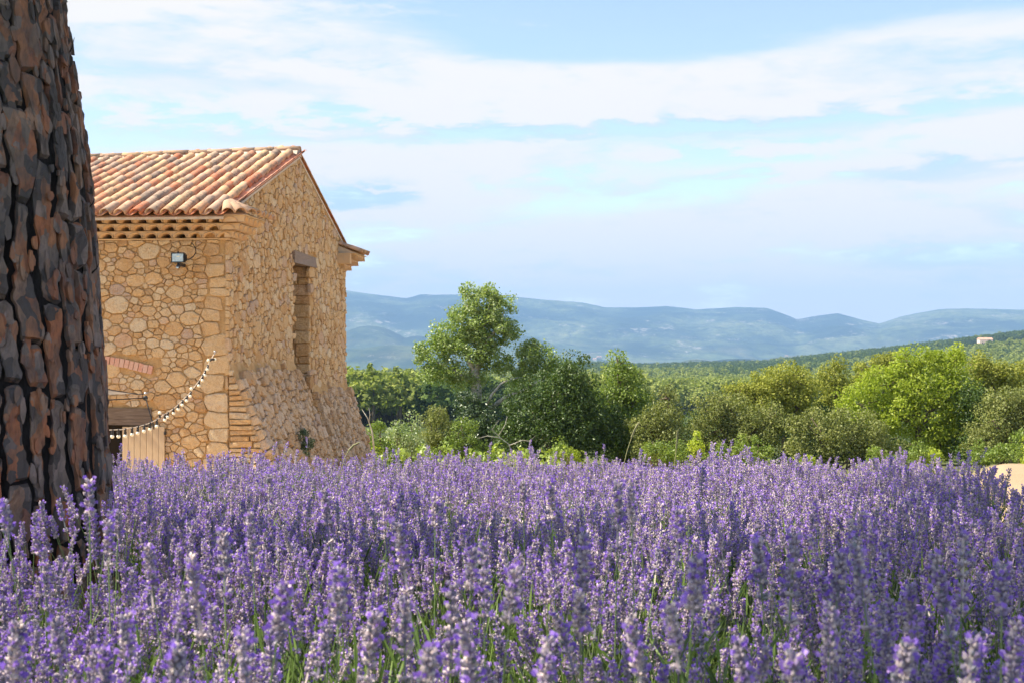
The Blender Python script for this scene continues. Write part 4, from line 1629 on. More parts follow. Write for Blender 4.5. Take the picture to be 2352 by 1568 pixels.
TREES = [
    # name, label, category, D, ellipses, material, leaf, dens, clump radius, per, base
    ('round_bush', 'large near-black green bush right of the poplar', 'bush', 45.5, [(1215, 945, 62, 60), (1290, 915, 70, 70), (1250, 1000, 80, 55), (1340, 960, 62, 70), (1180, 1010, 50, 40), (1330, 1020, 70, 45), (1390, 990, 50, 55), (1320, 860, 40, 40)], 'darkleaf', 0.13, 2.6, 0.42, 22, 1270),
    ('conical_tree', 'pointed mid green tree with a two tipped top', 'tree', 47, [(1420, 838, 18, 26), (1440, 850, 14, 26), (1425, 880, 38, 36), (1400, 930, 50, 44), (1455, 925, 36, 44), (1430, 985, 60, 60), (1445, 1030, 50, 40)], 'midleaf', 0.13, 2.8, 0.38, 22, 1430),
    ('leafy_bush', 'dark green bush beside the foot of the house', 'bush', 42, [(868, 1000, 28, 32), (850, 1030, 22, 30), (905, 1030, 36, 26)], 'midleaf', 0.11, 3.2, 0.28, 22, 880),
    ('silvery_sapling', 'low silvery young poplar shoots between the house and the olive bush', 'sapling', 40.5, [(905, 985, 12, 26), (925, 1000, 24, 26), (950, 975, 12, 28), (940, 1025, 36, 28)], 'silver', 0.10, 3.4, 0.24, 20, 930),
    ('grey_green_bush', 'grey green rounded bush left of the poplar foot', 'bush', 43, [(1000, 950, 24, 30), (1005, 990, 38, 42), (990, 1030, 44, 34), (1030, 1010, 30, 36)], 'olive', 0.10, 3.6, 0.28, 22, 1000),
    ('lime_shrub', 'bright green shrub under the poplar trunk', 'shrub', 42.5, [(1065, 990, 28, 28), (1055, 1030, 40, 26), (1100, 1040, 34, 20)], 'midleaf', 0.10, 3.6, 0.26, 22, 1065),
    ('holm_oak', 'dark olive holm oak right of the pointed tree', 'tree', 45, [(1535, 915, 26, 26), (1525, 960, 44, 44), (1550, 1005, 46, 44), (1480, 980, 40, 40), (1490, 1030, 50, 30)], 'olive', 0.12, 3.0, 0.34, 22, 1530),
    ('holm_oak', 'broad dusty olive holm oak in the middle of the hedge', 'tree', 46, [(1640, 940, 40, 36), (1690, 955, 50, 44), (1640, 990, 52, 48), (1730, 990, 60, 46), (1770, 960, 36, 40), (1700, 1030, 60, 28), (1610, 1030, 36, 26)], 'olive', 0.12, 3.0, 0.36, 22, 1680),
    ('field_oak', 'tall yellow green oak behind the dusty olive one', 'tree', 51, [(1770, 880, 50, 36), (1820, 870, 44, 32), (1850, 900, 24, 40), (1740, 915, 56, 36), (1830, 935, 44, 44), (1690, 905, 36, 26)], 'pine', 0.13, 2.8, 0.36, 22, 1800),
    ('aleppo_pine', 'narrow upright pine behind the hedge left of the big bright oak', 'tree', 60, [(1920, 848, 26, 22), (1910, 880, 32, 28), (1905, 925, 28, 34), (1935, 895, 24, 26), (1890, 960, 24, 34)], 'pine', 0.15, 2.4, 0.38, 24, 1912),
    ('aleppo_pine', 'flat topped pine peeping over the left shoulder of the big bright oak', 'tree', 62, [(1985, 850, 24, 22), (2020, 840, 32, 20), (2050, 838, 28, 20), (1990, 880, 40, 26)], 'pine', 0.15, 2.4, 0.38, 24, 2010),
    ('bright_oak', 'biggest bright green oak on the right of the hedge', 'tree', 49, [(2080, 845, 34, 26), (2120, 830, 40, 28), (2180, 838, 40, 32), (2040, 885, 60, 34), (1975, 930, 56, 40), (2110, 890, 70, 44), (2190, 900, 60, 50), (2050, 950, 64, 50), (2140, 960, 70, 56), (2215, 970, 50, 50), (2160, 1015, 70, 40), (2080, 815, 16, 14), (2195, 812, 14, 12)], 'bright', 0.14, 2.6, 0.40, 22, 2110),
    ('olive_bush', 'olive bush spreading in front of the big bright oak', 'bush', 45, [(1870, 975, 44, 34), (1930, 985, 50, 40), (1990, 990, 50, 40), (1900, 1025, 60, 28), (2010, 1025, 56, 30), (1820, 1000, 30, 40)], 'olive', 0.12, 3.0, 0.34, 22, 1930),
    ('aleppo_pine', 'dark pine leaning at the right edge of the hedge', 'tree', 54, [(2275, 845, 40, 26), (2240, 838, 28, 20), (2310, 870, 34, 28), (2330, 895, 24, 20), (2270, 885, 40, 30), (2360, 860, 30, 30)], 'pine', 0.14, 2.6, 0.38, 24, 2290),
    ('dusty_oak', 'dusty grey green oak at the far right edge of the picture', 'tree', 46.5, [(2310, 930, 40, 36), (2350, 960, 50, 50), (2280, 965, 40, 50), (2270, 1010, 50, 36), (2390, 930, 60, 50), (2340, 1010, 60, 36)], 'olive', 0.12, 2.8, 0.36, 22, 2320),
    ('hedge', 'long dark hedge thicket filling the gaps behind the olive bushes', 'hedge', 51.5, [(1500, 1010, 60, 46), (1600, 1000, 60, 56), (1700, 1010, 70, 46), (1800, 985, 60, 60), (1880, 985, 60, 60), (1960, 1000, 70, 50), (2090, 1010, 80, 44), (2200, 1000, 70, 50), (2330, 1000, 70, 56), (1400, 1010, 60, 40), (1560, 1045, 80, 20), (1850, 1045, 90, 20), (2000, 1045, 90, 20), (2290, 1050, 60, 16)], 'darkleaf', 0.14, 1.7, 0.45, 18, 1850),
    ('dark_bush', 'dark leaved bush between the bright oak and the dusty oak', 'bush', 48, [(2240, 930, 30, 50), (2250, 990, 36, 46), (2225, 1030, 40, 26)], 'darkleaf', 0.13, 2.8, 0.36, 22, 2245),
]
for (nm, lb, cat, D, el, mt, lf, dn, cr, pr_, bp) in TREES:
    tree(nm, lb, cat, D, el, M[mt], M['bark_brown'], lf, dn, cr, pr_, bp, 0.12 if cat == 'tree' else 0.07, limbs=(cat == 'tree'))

# low yellow-green shrubs in front of the hedge
SH = [(860, 1050, 26, 14), (1000, 1046, 30, 12), (1120, 1050, 28, 14), (1290, 1030, 12, 18), (1310, 1040, 18, 14), (1500, 1025, 22, 26), (1525, 1042, 24, 16), (1560, 1030, 14, 26), (1600, 1010, 10, 26), (1650, 1040, 30, 18),
      (1700, 1022, 22, 24), (1745, 1030, 26, 26), (1850, 1052, 20, 14), (2015, 1040, 14, 22), (2060, 1048, 22, 14), (2110, 1035, 12, 22), (2140, 1046, 20, 14), (2255, 1036, 24, 24), (2300, 1030, 24, 28), (2345, 1020, 22, 40), (2390, 1030, 30, 34)]
PL = ['hugging the foot of the house', 'in front of the grey green bush', 'under the poplar ivy', 'slim and low before the big dark bush', 'rounded, at the right foot of the big dark bush', 'before the pointed tree', 'spilling out before the dark holm oak', 'upright, before the dark holm oak', 'thin and tall at the left of the broad holm oak', 'low at the foot of the broad holm oak',
      'in the middle before the broad holm oak', 'at the right of the broad holm oak', 'small, before the gap by the olive bush', 'pointed, before the olive bush', 'low at the left foot of the bright oak', 'spiky, before the bright oak trunk', 'flat, at the right foot of the bright oak', 'left of the three by the sandy track', 'middle of the three by the sandy track', 'tallest by the sandy track at the right edge', 'half cut off by the right edge']
for k, ((x_, y_, rx, ry), pl) in enumerate(zip(SH, PL)):
    D = 38 + (k * 7) % 5
    tree('low_shrub', 'yellow green shrub ' + pl, 'shrub', D, [(x_, y_, rx, ry), (x_ + rx * 0.5, y_ + ry * 0.5, rx * 0.7, ry * 0.7), (x_ - rx * 0.5, y_ + ry * 0.6, rx * 0.7, ry * 0.6)], M['midleaf' if k % 4 else 'bright'], M['bark_brown'], 0.10, 3.6, 0.22, 16, x_, 0.04, limbs=False, group='low shrubs before the hedge')

# vine rows seen just over the lavender
rng = np.random.default_rng(44)
VL = ['nearest row of bright green vines just over the lavender', 'second row of bright green vines behind the nearest', 'third row of bright green vines below the grey green bush', 'farthest row of bright green vines at the foot of the trees']
for k in range(4):
    Yr = 25 + k * 3.6
    x0, x1 = P(850, 0, Yr).x, P(1310, 0, Yr).x
    ctr = []
    for x_ in np.arange(x0, x1, 0.28):
        ctr.append((x_ + rng.uniform(-.1, .1), Yr + rng.uniform(-.2, .2), gz(x_, Yr) + rng.uniform(0.45, 1.0)))
    ctr = np.array(ctr)
    root = thing('vine_row', VL[k], 'vines', (float(ctr[:, 0].mean()), Yr, gz(float(ctr[:, 0].mean()), Yr)), 0, 'vine rows beyond the lavender')
    o_ = np.array(root.location)
    v, f, t = leaves(ctr - o_, np.full(len(ctr), 0.24), 34, 0.11, rng, 0.9, 0.2, 0.3)
    link('foliage', mesh_np('foliage', v, f, M['vine'], t, False), root)
    b = MB()
    for x_ in np.arange(x0, x1, 1.1):
        g_ = gz(x_, Yr)
        b.tube([Vector((x_, Yr, g_ - 0.05)) - root.location, Vector((x_ + 0.05, Yr, g_ + 0.4)) - root.location, Vector((x_, Yr, g_ + 0.75)) - root.location], [0.03, 0.025, 0.015], 5)
    b.build('vine_stock', M['bark_brown'], root, smooth=True)

# small dark shrub growing out of the buttress foot
tree('wall_shrub', 'small dark shrub sprouting at the foot of the buttress', 'shrub', 21.9, [(700, 990, 10, 14), (706, 1012, 14, 20), (698, 1035, 16, 20)], M['ivy'], M['bark_brown'], 0.035, 30, 0.08, 26, 702, 0.02, limbs=False)
# bare twigs by the right foot of the house
bt = thing('bare_twigs', 'leafless grey twigs leaning beside the right foot of the house', 'twigs', (P(850, 1000, 34).x, 34, gz(P(850, 1000, 34).x, 34)))
b = MB()
q = lambda x_, y_: P(x_, y_, 34) - bt.location
b.tube([q(862, 1060), q(855, 990), q(845, 960), q(832, 940)], [0.03, 0.022, 0.014, 0.005], 5)
b.tube([q(855, 1000), q(838, 985), q(825, 975)], [0.014, 0.01, 0.004], 4)
b.tube([q(848, 970), q(850, 950), q(847, 935)], [0.012, 0.008, 0.003], 4)
b.build('twigs', M['bark_pale'], bt, smooth=True)


# ------------------------------------------------------------------ instanced masses (geometry nodes)
def proto_collection(name, meshes):
    col = bpy.data.collections.new(name)
    for i, me in enumerate(meshes):
        o = bpy.data.objects.new('%s_%02d' % (name, i), me)
        col.objects.link(o)
    return col


def scatter(name, pts, rots, scales, idx, col, mats):
    """one object whose points carry instances of the meshes in col"""
    me = bpy.data.meshes.new(name)
    me.vertices.add(len(pts))
    me.vertices.foreach_set('co', np.asarray(pts, np.float32).ravel())
    a = me.attributes.new('rot', 'FLOAT_VECTOR', 'POINT')
    a.data.foreach_set('vector', np.asarray(rots, np.float32).ravel())
    a = me.attributes.new('scl', 'FLOAT_VECTOR', 'POINT')
    a.data.foreach_set('vector', np.asarray(scales, np.float32).ravel())
    a = me.attributes.new('idx', 'INT', 'POINT')
    a.data.foreach_set('value', np.asarray(idx, np.int32))
    for mm in mats:
        me.materials.append(mm)
    o = link(name, me)
    ng = bpy.data.node_groups.new(name, 'GeometryNodeTree')
    ng.interface.new_socket('Geometry', in_out='INPUT', socket_type='NodeSocketGeometry')
    ng.interface.new_socket('Geometry', in_out='OUTPUT', socket_type='NodeSocketGeometry')
    g = N(ng)
    gi = g.new('NodeGroupInput')
    go = g.new('NodeGroupOutput')
    ci = g.new('GeometryNodeCollectionInfo', {'Separate Children': True, 'Reset Children': True})
    ci.inputs['Collection'].default_value = col

    def na(nm, typ):
        x_ = g.new('GeometryNodeInputNamedAttribute', data_type=typ)
        x_.inputs['Name'].default_value = nm
        return x_.outputs['Attribute']
    e2r = g.new('FunctionNodeEulerToRotation')
    ng.links.new(na('rot', 'FLOAT_VECTOR'), e2r.inputs[0])
    ip = g.new('GeometryNodeInstanceOnPoints')
    ip.inputs['Pick Instance'].default_value = True
    ng.links.new(gi.outputs[0], ip.inputs['Points'])
    ng.links.new(ci.outputs[0], ip.inputs['Instance'])
    ng.links.new(na('idx', 'INT'), ip.inputs['Instance Index'])
    ng.links.new(e2r.outputs[0], ip.inputs['Rotation'])
    ng.links.new(na('scl', 'FLOAT_VECTOR'), ip.inputs['Scale'])
    ng.links.new(ip.outputs[0], go.inputs[0])
    md = o.modifiers.new('scatter', 'NODES')
    md.node_group = ng
    return stuff(o)


# ------------------------------------------------------------------ forest on the hills
def forest_meshes(mat, seed, k, leafn, round_):
    out = []
    for i in range(k):
        rng = np.random.default_rng(seed + i)
        if round_:
            ells = [((0, 0, 4.6), (2.6, 2.6, 2.2)), ((1.2, 0.4, 3.6), (2.0, 2.0, 1.7)), ((-1.2, -0.4, 3.9), (2.0, 2.0, 1.8))]
        else:
            ells = [((0, 0, 6.2), (1.9, 1.9, 1.4)), ((0.9, 0.5, 4.9), (2.0, 1.8, 1.3)), ((-0.9, -0.6, 4.2), (2.1, 2.0, 1.3)), ((0.2, 0.2, 7.3), (1.1, 1.1, 0.9))]
        cs, rs_ = clumps(ells, rng, 0.40, 0.75, 0.5)
        v, f, t = leaves(cs, rs_, leafn, 0.75, rng, 0.8, 0.35, 0.35)
        tb = MB()
        tb.tube([(0, 0, -0.5), (0.1, 0, 2.5), (0, 0.1, 5)], [0.25, 0.2, 0.1], 5)
        out.append((mesh_np('crown', v, f, mat, t, False), tb.mesh('trunk', M['bark_brown'], True)))
    return out


fp_ = forest_meshes(M['forest'], 900, 4, 9, False)
fr_ = forest_meshes(M['forest_dark'], 950, 4, 9, True)
rng = np.random.default_rng(77)
cand = []
Yc = 170.0
while Yc < 2350:
    step = 4.6 if Yc < 500 else (5.6 if Yc < 1000 else 7.5)
    xs = np.arange(-0.46 * Yc, 0.47 * Yc, step)
    xs = xs + rng.uniform(-0.4, 0.4, len(xs)) * step
    ys = Yc + rng.uniform(-0.5, 0.5, len(xs)) * step
    cand.append(np.stack([xs, ys], 1))
    Yc += step * 0.95
cand = np.concatenate(cand)
a_ = cand[:, 0] / cand[:, 1]
clear = fbm(cand[:, 0] / 60, cand[:, 1] / 60, 3, 55)
keep = (clear > 0.30) & ((cand[:, 1] > 400) | (a_ < 0.10)) & ((cand[:, 1] > 235))
keep &= ~((cand[:, 1] > 1350) & (a_ < 0.03))
# clearings round the hill farm at the right
hf = P(2262, 812, 1500)
keep &= ~((np.abs(cand[:, 0] - hf.x - 15) < 95) & (np.abs(cand[:, 1] - hf.y + 130) < 210) & (cand[:, 0] > hf.x - 60))
cand = cand[keep]
Zc = height(cand[:, 0], cand[:, 1])
darkw = fbm(cand[:, 0] / 140, cand[:, 1] / 140, 3, 66)
isdark = (darkw > 0.64) | ((cand[:, 1] > 1250) & (rng.random(len(cand)) < 0.93)) | ((cand[:, 1] > 850) & (rng.random(len(cand)) < 0.45))
scl = rng.uniform(0.6, 1.45, len(cand)) * np.where(cand[:, 1] > 1000, 1.25, 1.0)
# sight line of each tree in the photo
vx = HX + cand[:, 0] / cand[:, 1] * F
vy = HY - (Zc + 6 * scl) / cand[:, 1] * F
win = (vx > 800) & (vx < 1010) & (vy < 960)
win2 = (vx > 1480) & (vx < 1880) & (vy < 905)
visible = win | win2
order = np.argsort(cand[:, 1] + np.where(visible, 0, 1e6))
solo = order[:300]
rest_i = order[300:]
k = 0
for i in solo:
    k += 1
    dark = bool(isdark[i])
    crown, trunk = (fr_ if dark else fp_)[int(rng.integers(4))]
    left = a_ is not None and cand[i, 0] < 0
    if dark:
        lb = 'dark round wild tree among the nearer woodland ' + ('left of the poplar' if left else 'below the right hand hill')
    else:
        lb = 'sunlit Aleppo pine among the nearer woodland ' + ('left of the poplar' if left else 'below the right hand hill')
    t = thing('forest_tree', lb, 'tree', (cand[i, 0], cand[i, 1], Zc[i]), float(rng.uniform(0, 6.28)), ('woodland trees left of the poplar' if left else 'woodland trees below the right hand hill') + (', dark' if dark else ', sunlit'))
    s_ = float(scl[i])
    t.scale = (s_ * 1.05, s_ * 1.05, s_)
    link('crown', crown, t)
    link('trunk', trunk, t)
colf = proto_collection('forest_proto', [c for c, t in fp_] + [c for c, t in fr_])
ri = rest_i
rot = np.zeros((len(ri), 3))
rot[:, 2] = rng.uniform(0, 6.28, len(ri))
s3 = np.stack([scl[ri] * 1.15, scl[ri] * 1.15, scl[ri]], 1)
pts = np.stack([cand[ri, 0], cand[ri, 1], Zc[ri]], 1)
ix = rng.integers(0, 4, len(ri)) + np.where(isdark[ri], 4, 0)
scatter('forest', pts, rot, s3, ix, colf, [M['forest']])

# ------------------------------------------------------------------ far houses
m, n = material('pale render wall')
M['render'] = finish(m, n, n.ramp(n.noise(geo_pos(n), 0.4, 3, 0.5), [(0.3, (0.62, 0.50, 0.38)), (0.7, (0.74, 0.63, 0.50))]), 0.9)
m, n = material('far roof tiles')
M['farroof'] = finish(m, n, n.ramp(n.noise(geo_pos(n), 0.8, 3, 0.5), [(0.3, (0.50, 0.26, 0.17)), (0.7, (0.62, 0.38, 0.26))]), 0.9)
M['farglass'] = M['dark']


def far_house(px, py, Y, wd, hg, label, rz=0.0):
    p = P(px, py, Y)
    g_ = gz(p.x, Y)
    t = thing('house', label, 'house', (p.x, Y, g_), rz, 'far houses in the valley' if Y > 3000 else None)
    b = MB()
    dp = wd * 0.6
    b.box(-wd / 2, wd / 2, -dp / 2, dp / 2, -3, hg)
    wl = b.build('wall', M['render'], t)
    b = MB()
    e_ = 0.5
    b.add([(-wd / 2 - e_, -dp / 2 - e_, hg - 0.1), (wd / 2 + e_, -dp / 2 - e_, hg - 0.1), (wd / 2 + e_, dp / 2 + e_, hg - 0.1), (-wd / 2 - e_, dp / 2 + e_, hg - 0.1), (-wd / 2 - e_, 0, hg + dp * 0.22), (wd / 2 + e_, 0, hg + dp * 0.22)],
          [(0, 1, 5, 4), (2, 3, 4, 5), (0, 4, 3), (1, 2, 5), (3, 2, 1, 0)])
    b.build('roof', M['farroof'], t)
    for k_ in range(3):
        b = MB()
        x_ = (k_ - 1) * wd * 0.28
        b.box(x_ - 0.6, x_ + 0.6, -dp / 2 - 0.06, -dp / 2 - 0.01, hg * 0.45, hg * 0.45 + 1.5)
        b.build('window', M['farglass'], t)
    return t


far_house(2262, 812, 1500, 15, 9.0, 'pale farmhouse on the cleared hill shelf above the bright oak')
FH = [(1345, 832, 'left end of the hamlet right of the big dark bush'), (1356, 829, 'second from the left in the hamlet right of the dark bush'), (1366, 831, 'middle of the hamlet right of the dark bush'), (1376, 828, 'small one at the right end of that hamlet'),
      (1460, 830, 'lone pale one beyond the pointed tree tip'), (1600, 826, 'low one in the flat fields above the woodland'), (1625, 812, 'half way up the pale lower slope'), (1790, 815, 'left one of the pale pair under the long ridge'), (1806, 816, 'right one of the pale pair under the long ridge'),
      (1822, 814, 'pinkish one just right of the pale pair'), (1745, 809, 'single one on the slope left of the pair'), (1935, 795, 'isolated one left of the right hand hill'), (1560, 800, 'highest one on the open slope'), (1680, 806, 'one beside a pale field on the lower slope')]
for k, (x_, y_, pl) in enumerate(FH):
    Yh = 5200 + (k * 137) % 500
    far_house(x_, y_, Yh, 13 + (k * 5) % 8, 7, 'tiny far valley house, ' + pl, 0.3 * math.sin(k * 2.1))
# green field beside the hill farm
fb = MB()
gx0 = hf.x + 22
for i in range(8):
    for j in range(5):
        x_, y_ = gx0 + i * 12, 1462 + j * 14
        z_ = [gz(x_ + a, y_ + b_) + 0.6 for a, b_ in ((0, 0), (12, 0), (12, 14), (0, 14))]
        fb.add([(x_, y_, z_[0]), (x_ + 12, y_, z_[1]), (x_ + 12, y_ + 14, z_[2]), (x_, y_ + 14, z_[3])], [(0, 1, 2, 3)])
m, n = material('green vineyard field')
M['gfield'] = finish(m, n, n.ramp(n.noise(geo_pos(n), 0.08, 4, 0.6), [(0.3, (0.16, 0.26, 0.05)), (0.7, (0.26, 0.36, 0.09))]), 0.95)
structure(fb.build('field', M['gfield']))
fb = MB()
for i in range(6):
    for j in range(4):
        x_, y_ = hf.x - 50 + i * 11, 1455 + j * 12
        z_ = [gz(x_ + a, y_ + b_) + 0.5 for a, b_ in ((0, 0), (11, 0), (11, 12), (0, 12))]
        fb.add([(x_, y_, z_[0]), (x_ + 11, y_, z_[1]), (x_ + 11, y_ + 12, z_[2]), (x_, y_ + 12, z_[3])], [(0, 1, 2, 3)])
m, n = material('bare earth')
M['earth'] = finish(m, n, n.ramp(n.noise(geo_pos(n), 0.1, 4, 0.6), [(0.3, (0.34, 0.28, 0.20)), (0.7, (0.48, 0.41, 0.31))]), 0.95)
structure(fb.build('farmyard', M['earth']))

# ------------------------------------------------------------------ big pine trunk
TC = [(-1.35, -1.595, 0.42), (-1.0, -1.602, 0.390), (-0.47, -1.622, 0.366), (-0.27, -1.628, 0.362), (0.0, -1.640, 0.357), (0.54, -1.668, 0.348), (1.08, -1.734, 0.331), (1.6, -1.78, 0.322), (6.5, -1.6, 0.24), (8.5, -1.3, 0.16)]
TY = 4.0


def tc_x(z):
    return float(np.interp(z, [t[0] for t in TC], [t[1] for t in TC]))


def tc_r(z):
    return float(np.interp(z, [t[0] for t in TC], [t[2] for t in TC]))


gb = gz(-1.6, TY)
pine = thing('pine_tree', 'huge old pine trunk with thick flaking bark at the left edge', 'pine tree', (-1.6, TY, gb))
PO = pine.location.copy()


def trunk_pt(u, z, h):
    """u = arc length round the trunk measured at radius 0.36, 0 facing the camera, + to the right"""
    th = u / 0.36
    r = tc_r(z) - 0.024 + h
    return Vector((tc_x(z) + math.sin(th) * r, TY - math.cos(th) * r, z)) - PO


zs = np.concatenate([np.arange(-1.4, 1.7, 0.02), np.arange(1.7, 8.6, 0.3)])
seg = 160
vs = []
for z in zs:
    for k in range(seg):
        u = (k / seg * 2 * PI - PI) * 0.36
        nz = mnoise.noise(Vector((u * 14, z * 4, 3))) * 0.010 + mnoise.noise(Vector((u * 40, z * 10, 7))) * 0.006
        vs.append(trunk_pt(u, float(z), nz))
vs = np.array([tuple(v) for v in vs])
i = np.arange(len(zs) - 1)[:, None] * seg
j = np.arange(seg)[None, :]
fq = np.stack([i + j, i + (j + 1) % seg, i + seg + (j + 1) % seg, i + seg + j], -1).reshape(-1, 4)
trunk_o = link('trunk', mesh_np('trunk', vs, fq, M['bark_dark'], None, True), pine)
rb = random.Random(12)
CIRC = PI * 0.36
NCOL = 33
CW = 2 * CIRC / NCOL


def nz3(x, y, z):
    return mnoise.noise(Vector((x, y, z)))


def fissure(k, z):
    """wandering vertical fissure number k"""
    k = k % NCOL
    return (-CIRC + k * CW + 0.034 * nz3(k * 1.37, z * 2.4, 0.3) + 0.020 * nz3(k * 3.1, z * 6.0, 5.0) + 0.030 * nz3(0.7 + k * 0.21, z * 1.0, 9.0) + 0.012 * nz3(k * 5.0, z * 24.0, 2.0) + 0.006 * nz3(k * 9.0, z * 60.0, 4.0))


def fis_w(k, z):
    k = k % NCOL
    return 0.004 + 0.017 * max(0.0, 0.35 + nz3(k * 2.3, z * 3.0, 7.7)) + 0.005 * nz3(k * 7.0, z * 22.0, 3.3)


ROWS = []
for k in range(NCOL):
    z = -1.25 + rb.uniform(-0.15, 0.0)
    while z < 1.45:
        L_ = rb.choice((rb.uniform(0.08, 0.16), rb.uniform(0.16, 0.32), rb.uniform(0.25, 0.45)))
        ROWS.append((k, z, z + L_))
        z += L_
plates = []
SC = (0.0, 0.035, 0.16, 0.33, 0.5, 0.67, 0.84, 0.965, 1.0)
for (k, z0, z1) in ROWS:
    g_ = rb.uniform(-0.006, 0.003)
    slant = rb.uniform(-0.7, 0.7)
    hh = rb.uniform(0.009, 0.018)
    rnd_ = rb.random()
    lean_ = rb.uniform(-2, 2)
    n_ = max(3, int((z1 - z0) / 0.017))
    grid = []
    ok = True
    wmax = 0
    for i_ in range(n_ + 1):
        t_ = i_ / n_
        zc = z0 + g_ + (z1 - z0 - 2 * g_) * t_
        ul = fissure(k, zc) + fis_w(k, zc)
        ur = fissure(k + 1, zc) - fis_w(k + 1, zc)
        if k == NCOL - 1:
            ur = fissure(0, zc) + 2 * CIRC - fis_w(0, zc)
        wd = ur - ul
        tp = min(1.0, 0.82 + 0.18 * (min(t_, 1 - t_) * (z1 - z0) / 0.035) ** 0.7) + 0.10 * nz3(k * 3.0, zc * 30, 1.0)
        md = (ul + ur) / 2 + wd * 0.12 * lean_ * (t_ - 0.5)
        wd = min(wd, wd * tp)
        ul, ur = md - wd / 2, md + wd / 2
        wmax = max(wmax, wd)
        wd = max(wd, 0.002)
        end = min(1.0, min(t_, 1 - t_) * (z1 - z0) / 0.010)
        row = []
        for s_ in SC:
            u = ul + wd * s_
            edge_ = min(1.0, min(s_, 1 - s_) / 0.03)
            zz_ = zc + slant * (u - (ul + ur) / 2) * 0.6 + 0.008 * nz3(u * 30, zc * 8, 6.0) * (1 if i_ in (0, n_) else 0.3)
            fl = 0.0
            if edge_ > 0.9 and end > 0.5:
                q1 = nz3(u * 20, zc * 7, 11.0 + k)
                q2 = nz3(u * 42, zc * 15, 31.0 + k)
                fl = (0.006 if q1 > 0.05 else 0.0) + (0.004 if q2 > 0.1 else 0.0) - (0.005 if q1 < -0.22 else 0.0)
            h_ = -0.006 + (hh + fl + 0.006) * min(edge_, max(end, 0.0)) * (1.0 if wd > 0.02 else 0.6)
            row.append((u, zz_, h_))
        grid.append(row)
    if wmax < 0.010:
        continue
    vs = [p_ for row in grid for p_ in row]
    C_ = len(SC)
    fs = [(r_ * C_ + c_, r_ * C_ + c_ + 1, (r_ + 1) * C_ + c_ + 1, (r_ + 1) * C_ + c_) for r_ in range(n_) for c_ in range(C_ - 1)]
    cu = grid[n_ // 2][4][0]
    plates.append((abs(cu - 0.42) + (0 if z1 > -0.75 else 5), vs, fs, cu, (z0 + z1) / 2, rnd_))
plates.sort(key=lambda t: t[0])
rest = MB()
for k, (_, vs, fs, cu, cz, rnd_) in enumerate(plates):
    c0 = trunk_pt(cu, cz, 0)
    if k < 298:
        m1 = MB()
        m1.add([trunk_pt(*v) - c0 for v in vs], fs, rnd_)
        m1.build('bark_plate', M['bark_plate'], trunk_o, c0, smooth=False)
    else:
        rest.add([trunk_pt(*v) for v in vs], fs, rnd_)
if rest.v:
    stuff(rest.build('bark_plates', M['bark_plate'], trunk_o, smooth=False))
# second layer: thin loose flakes
fk = MB()
for _ in range(620):
    u0 = rb.uniform(-0.3, 0.75)
    z0 = rb.uniform(-0.9, 1.35)
    w_, h_ = rb.uniform(0.006, 0.018), rb.uniform(0.012, 0.045)
    lift = rb.uniform(0.010, 0.020)
    kk = 7
    ring_ = []
    for q_ in range(kk):
        an = 2 * PI * q_ / kk
        s_ = rb.uniform(0.7, 1.2)
        ring_.append((u0 + math.cos(an) * w_ * s_, z0 + math.sin(an) * h_ * s_))
    cu = sum(r_[0] for r_ in ring_) / kk
    cz = sum(r_[1] for r_ in ring_) / kk
    vs = [trunk_pt(a, b_, lift - 0.006) for a, b_ in ring_] + [trunk_pt(a, b_, lift + 0.004) for a, b_ in ring_] + [trunk_pt(cu, cz, lift + 0.006)]
    fs = [(q_, (q_ + 1) % kk, kk + (q_ + 1) % kk, kk + q_) for q_ in range(kk)] + [(kk + q_, kk + (q_ + 1) % kk, 2 * kk) for q_ in range(kk)]
    fk.add(vs, fs, rb.random())
stuff(fk.build('bark_flakes', M['bark_plate'], trunk_o, smooth=False))
# little spikes on the outline
tw = MB()
for (px, py, L_) in ((168, 130, 0.06), (338 / 1.7415 + 0, 480, 0.03), (203, 628, 0.03)):
    z_ = (HY - py) / F * TY
    p0 = Vector((tc_x(z_) + tc_r(z_) - 0.01, TY, z_)) - PO
    tw.tube([p0, p0 + Vector((0.015, 0, L_ * 0.5)), p0 + Vector((0.022, 0, L_))], [0.003, 0.002, 0.001], 4)
tw.build('twig', M['bark_dark'], pine)
# limbs and crown above the picture; its shade lies over the right of the field
lb_ = MB()
rng = np.random.default_rng(3)
rr = random.Random(8)
CRN = [((-1.2, 3.6, 8.6), (3.2, 3.2, 1.3)), ((1.3, 3.2, 8.3), (2.6, 2.6, 1.1)), ((-3.4, 5.2, 8.6), (2.6, 2.6, 1.1)), ((0.6, 5.6, 8.9), (2.8, 2.6, 1.1)), ((-2.6, 1.6, 8.2), (2.6, 2.4, 1.1)), ((1.0, 0.6, 8.0), (2.6, 2.2, 1.0)), ((3.0, 6.4, 8.3), (2.0, 2.0, 0.9)), ((-1.4, -0.8, 8.0), (2.6, 1.6, 0.9)), ((-4.9, 2.2, 8.3), (2.2, 1.9, 0.9)), ((-4.2, 0.2, 8.0), (2.2, 1.5, 0.8))]
for (c, rad) in CRN:
    s0 = Vector((tc_x(6.0), TY, 5.6)) - PO
    pts = wobble(s0, Vector(c) - PO, rr, 6, 0.10)
    lb_.tube(pts, [0.12, 0.10, 0.09, 0.07, 0.055, 0.04, 0.02], 7)
lb_.build('limbs', M['bark_dark'], pine, smooth=True)
cs, rs_ = clumps(CRN, rng, 1.15, 0.42, 0.3)
v, f, t = leaves(cs - np.array(PO), rs_, 100, 0.20, rng, 0.45, 0.2, 0.2)
link('crown', mesh_np('crown', v, f, M['pine'], t, False), pine)


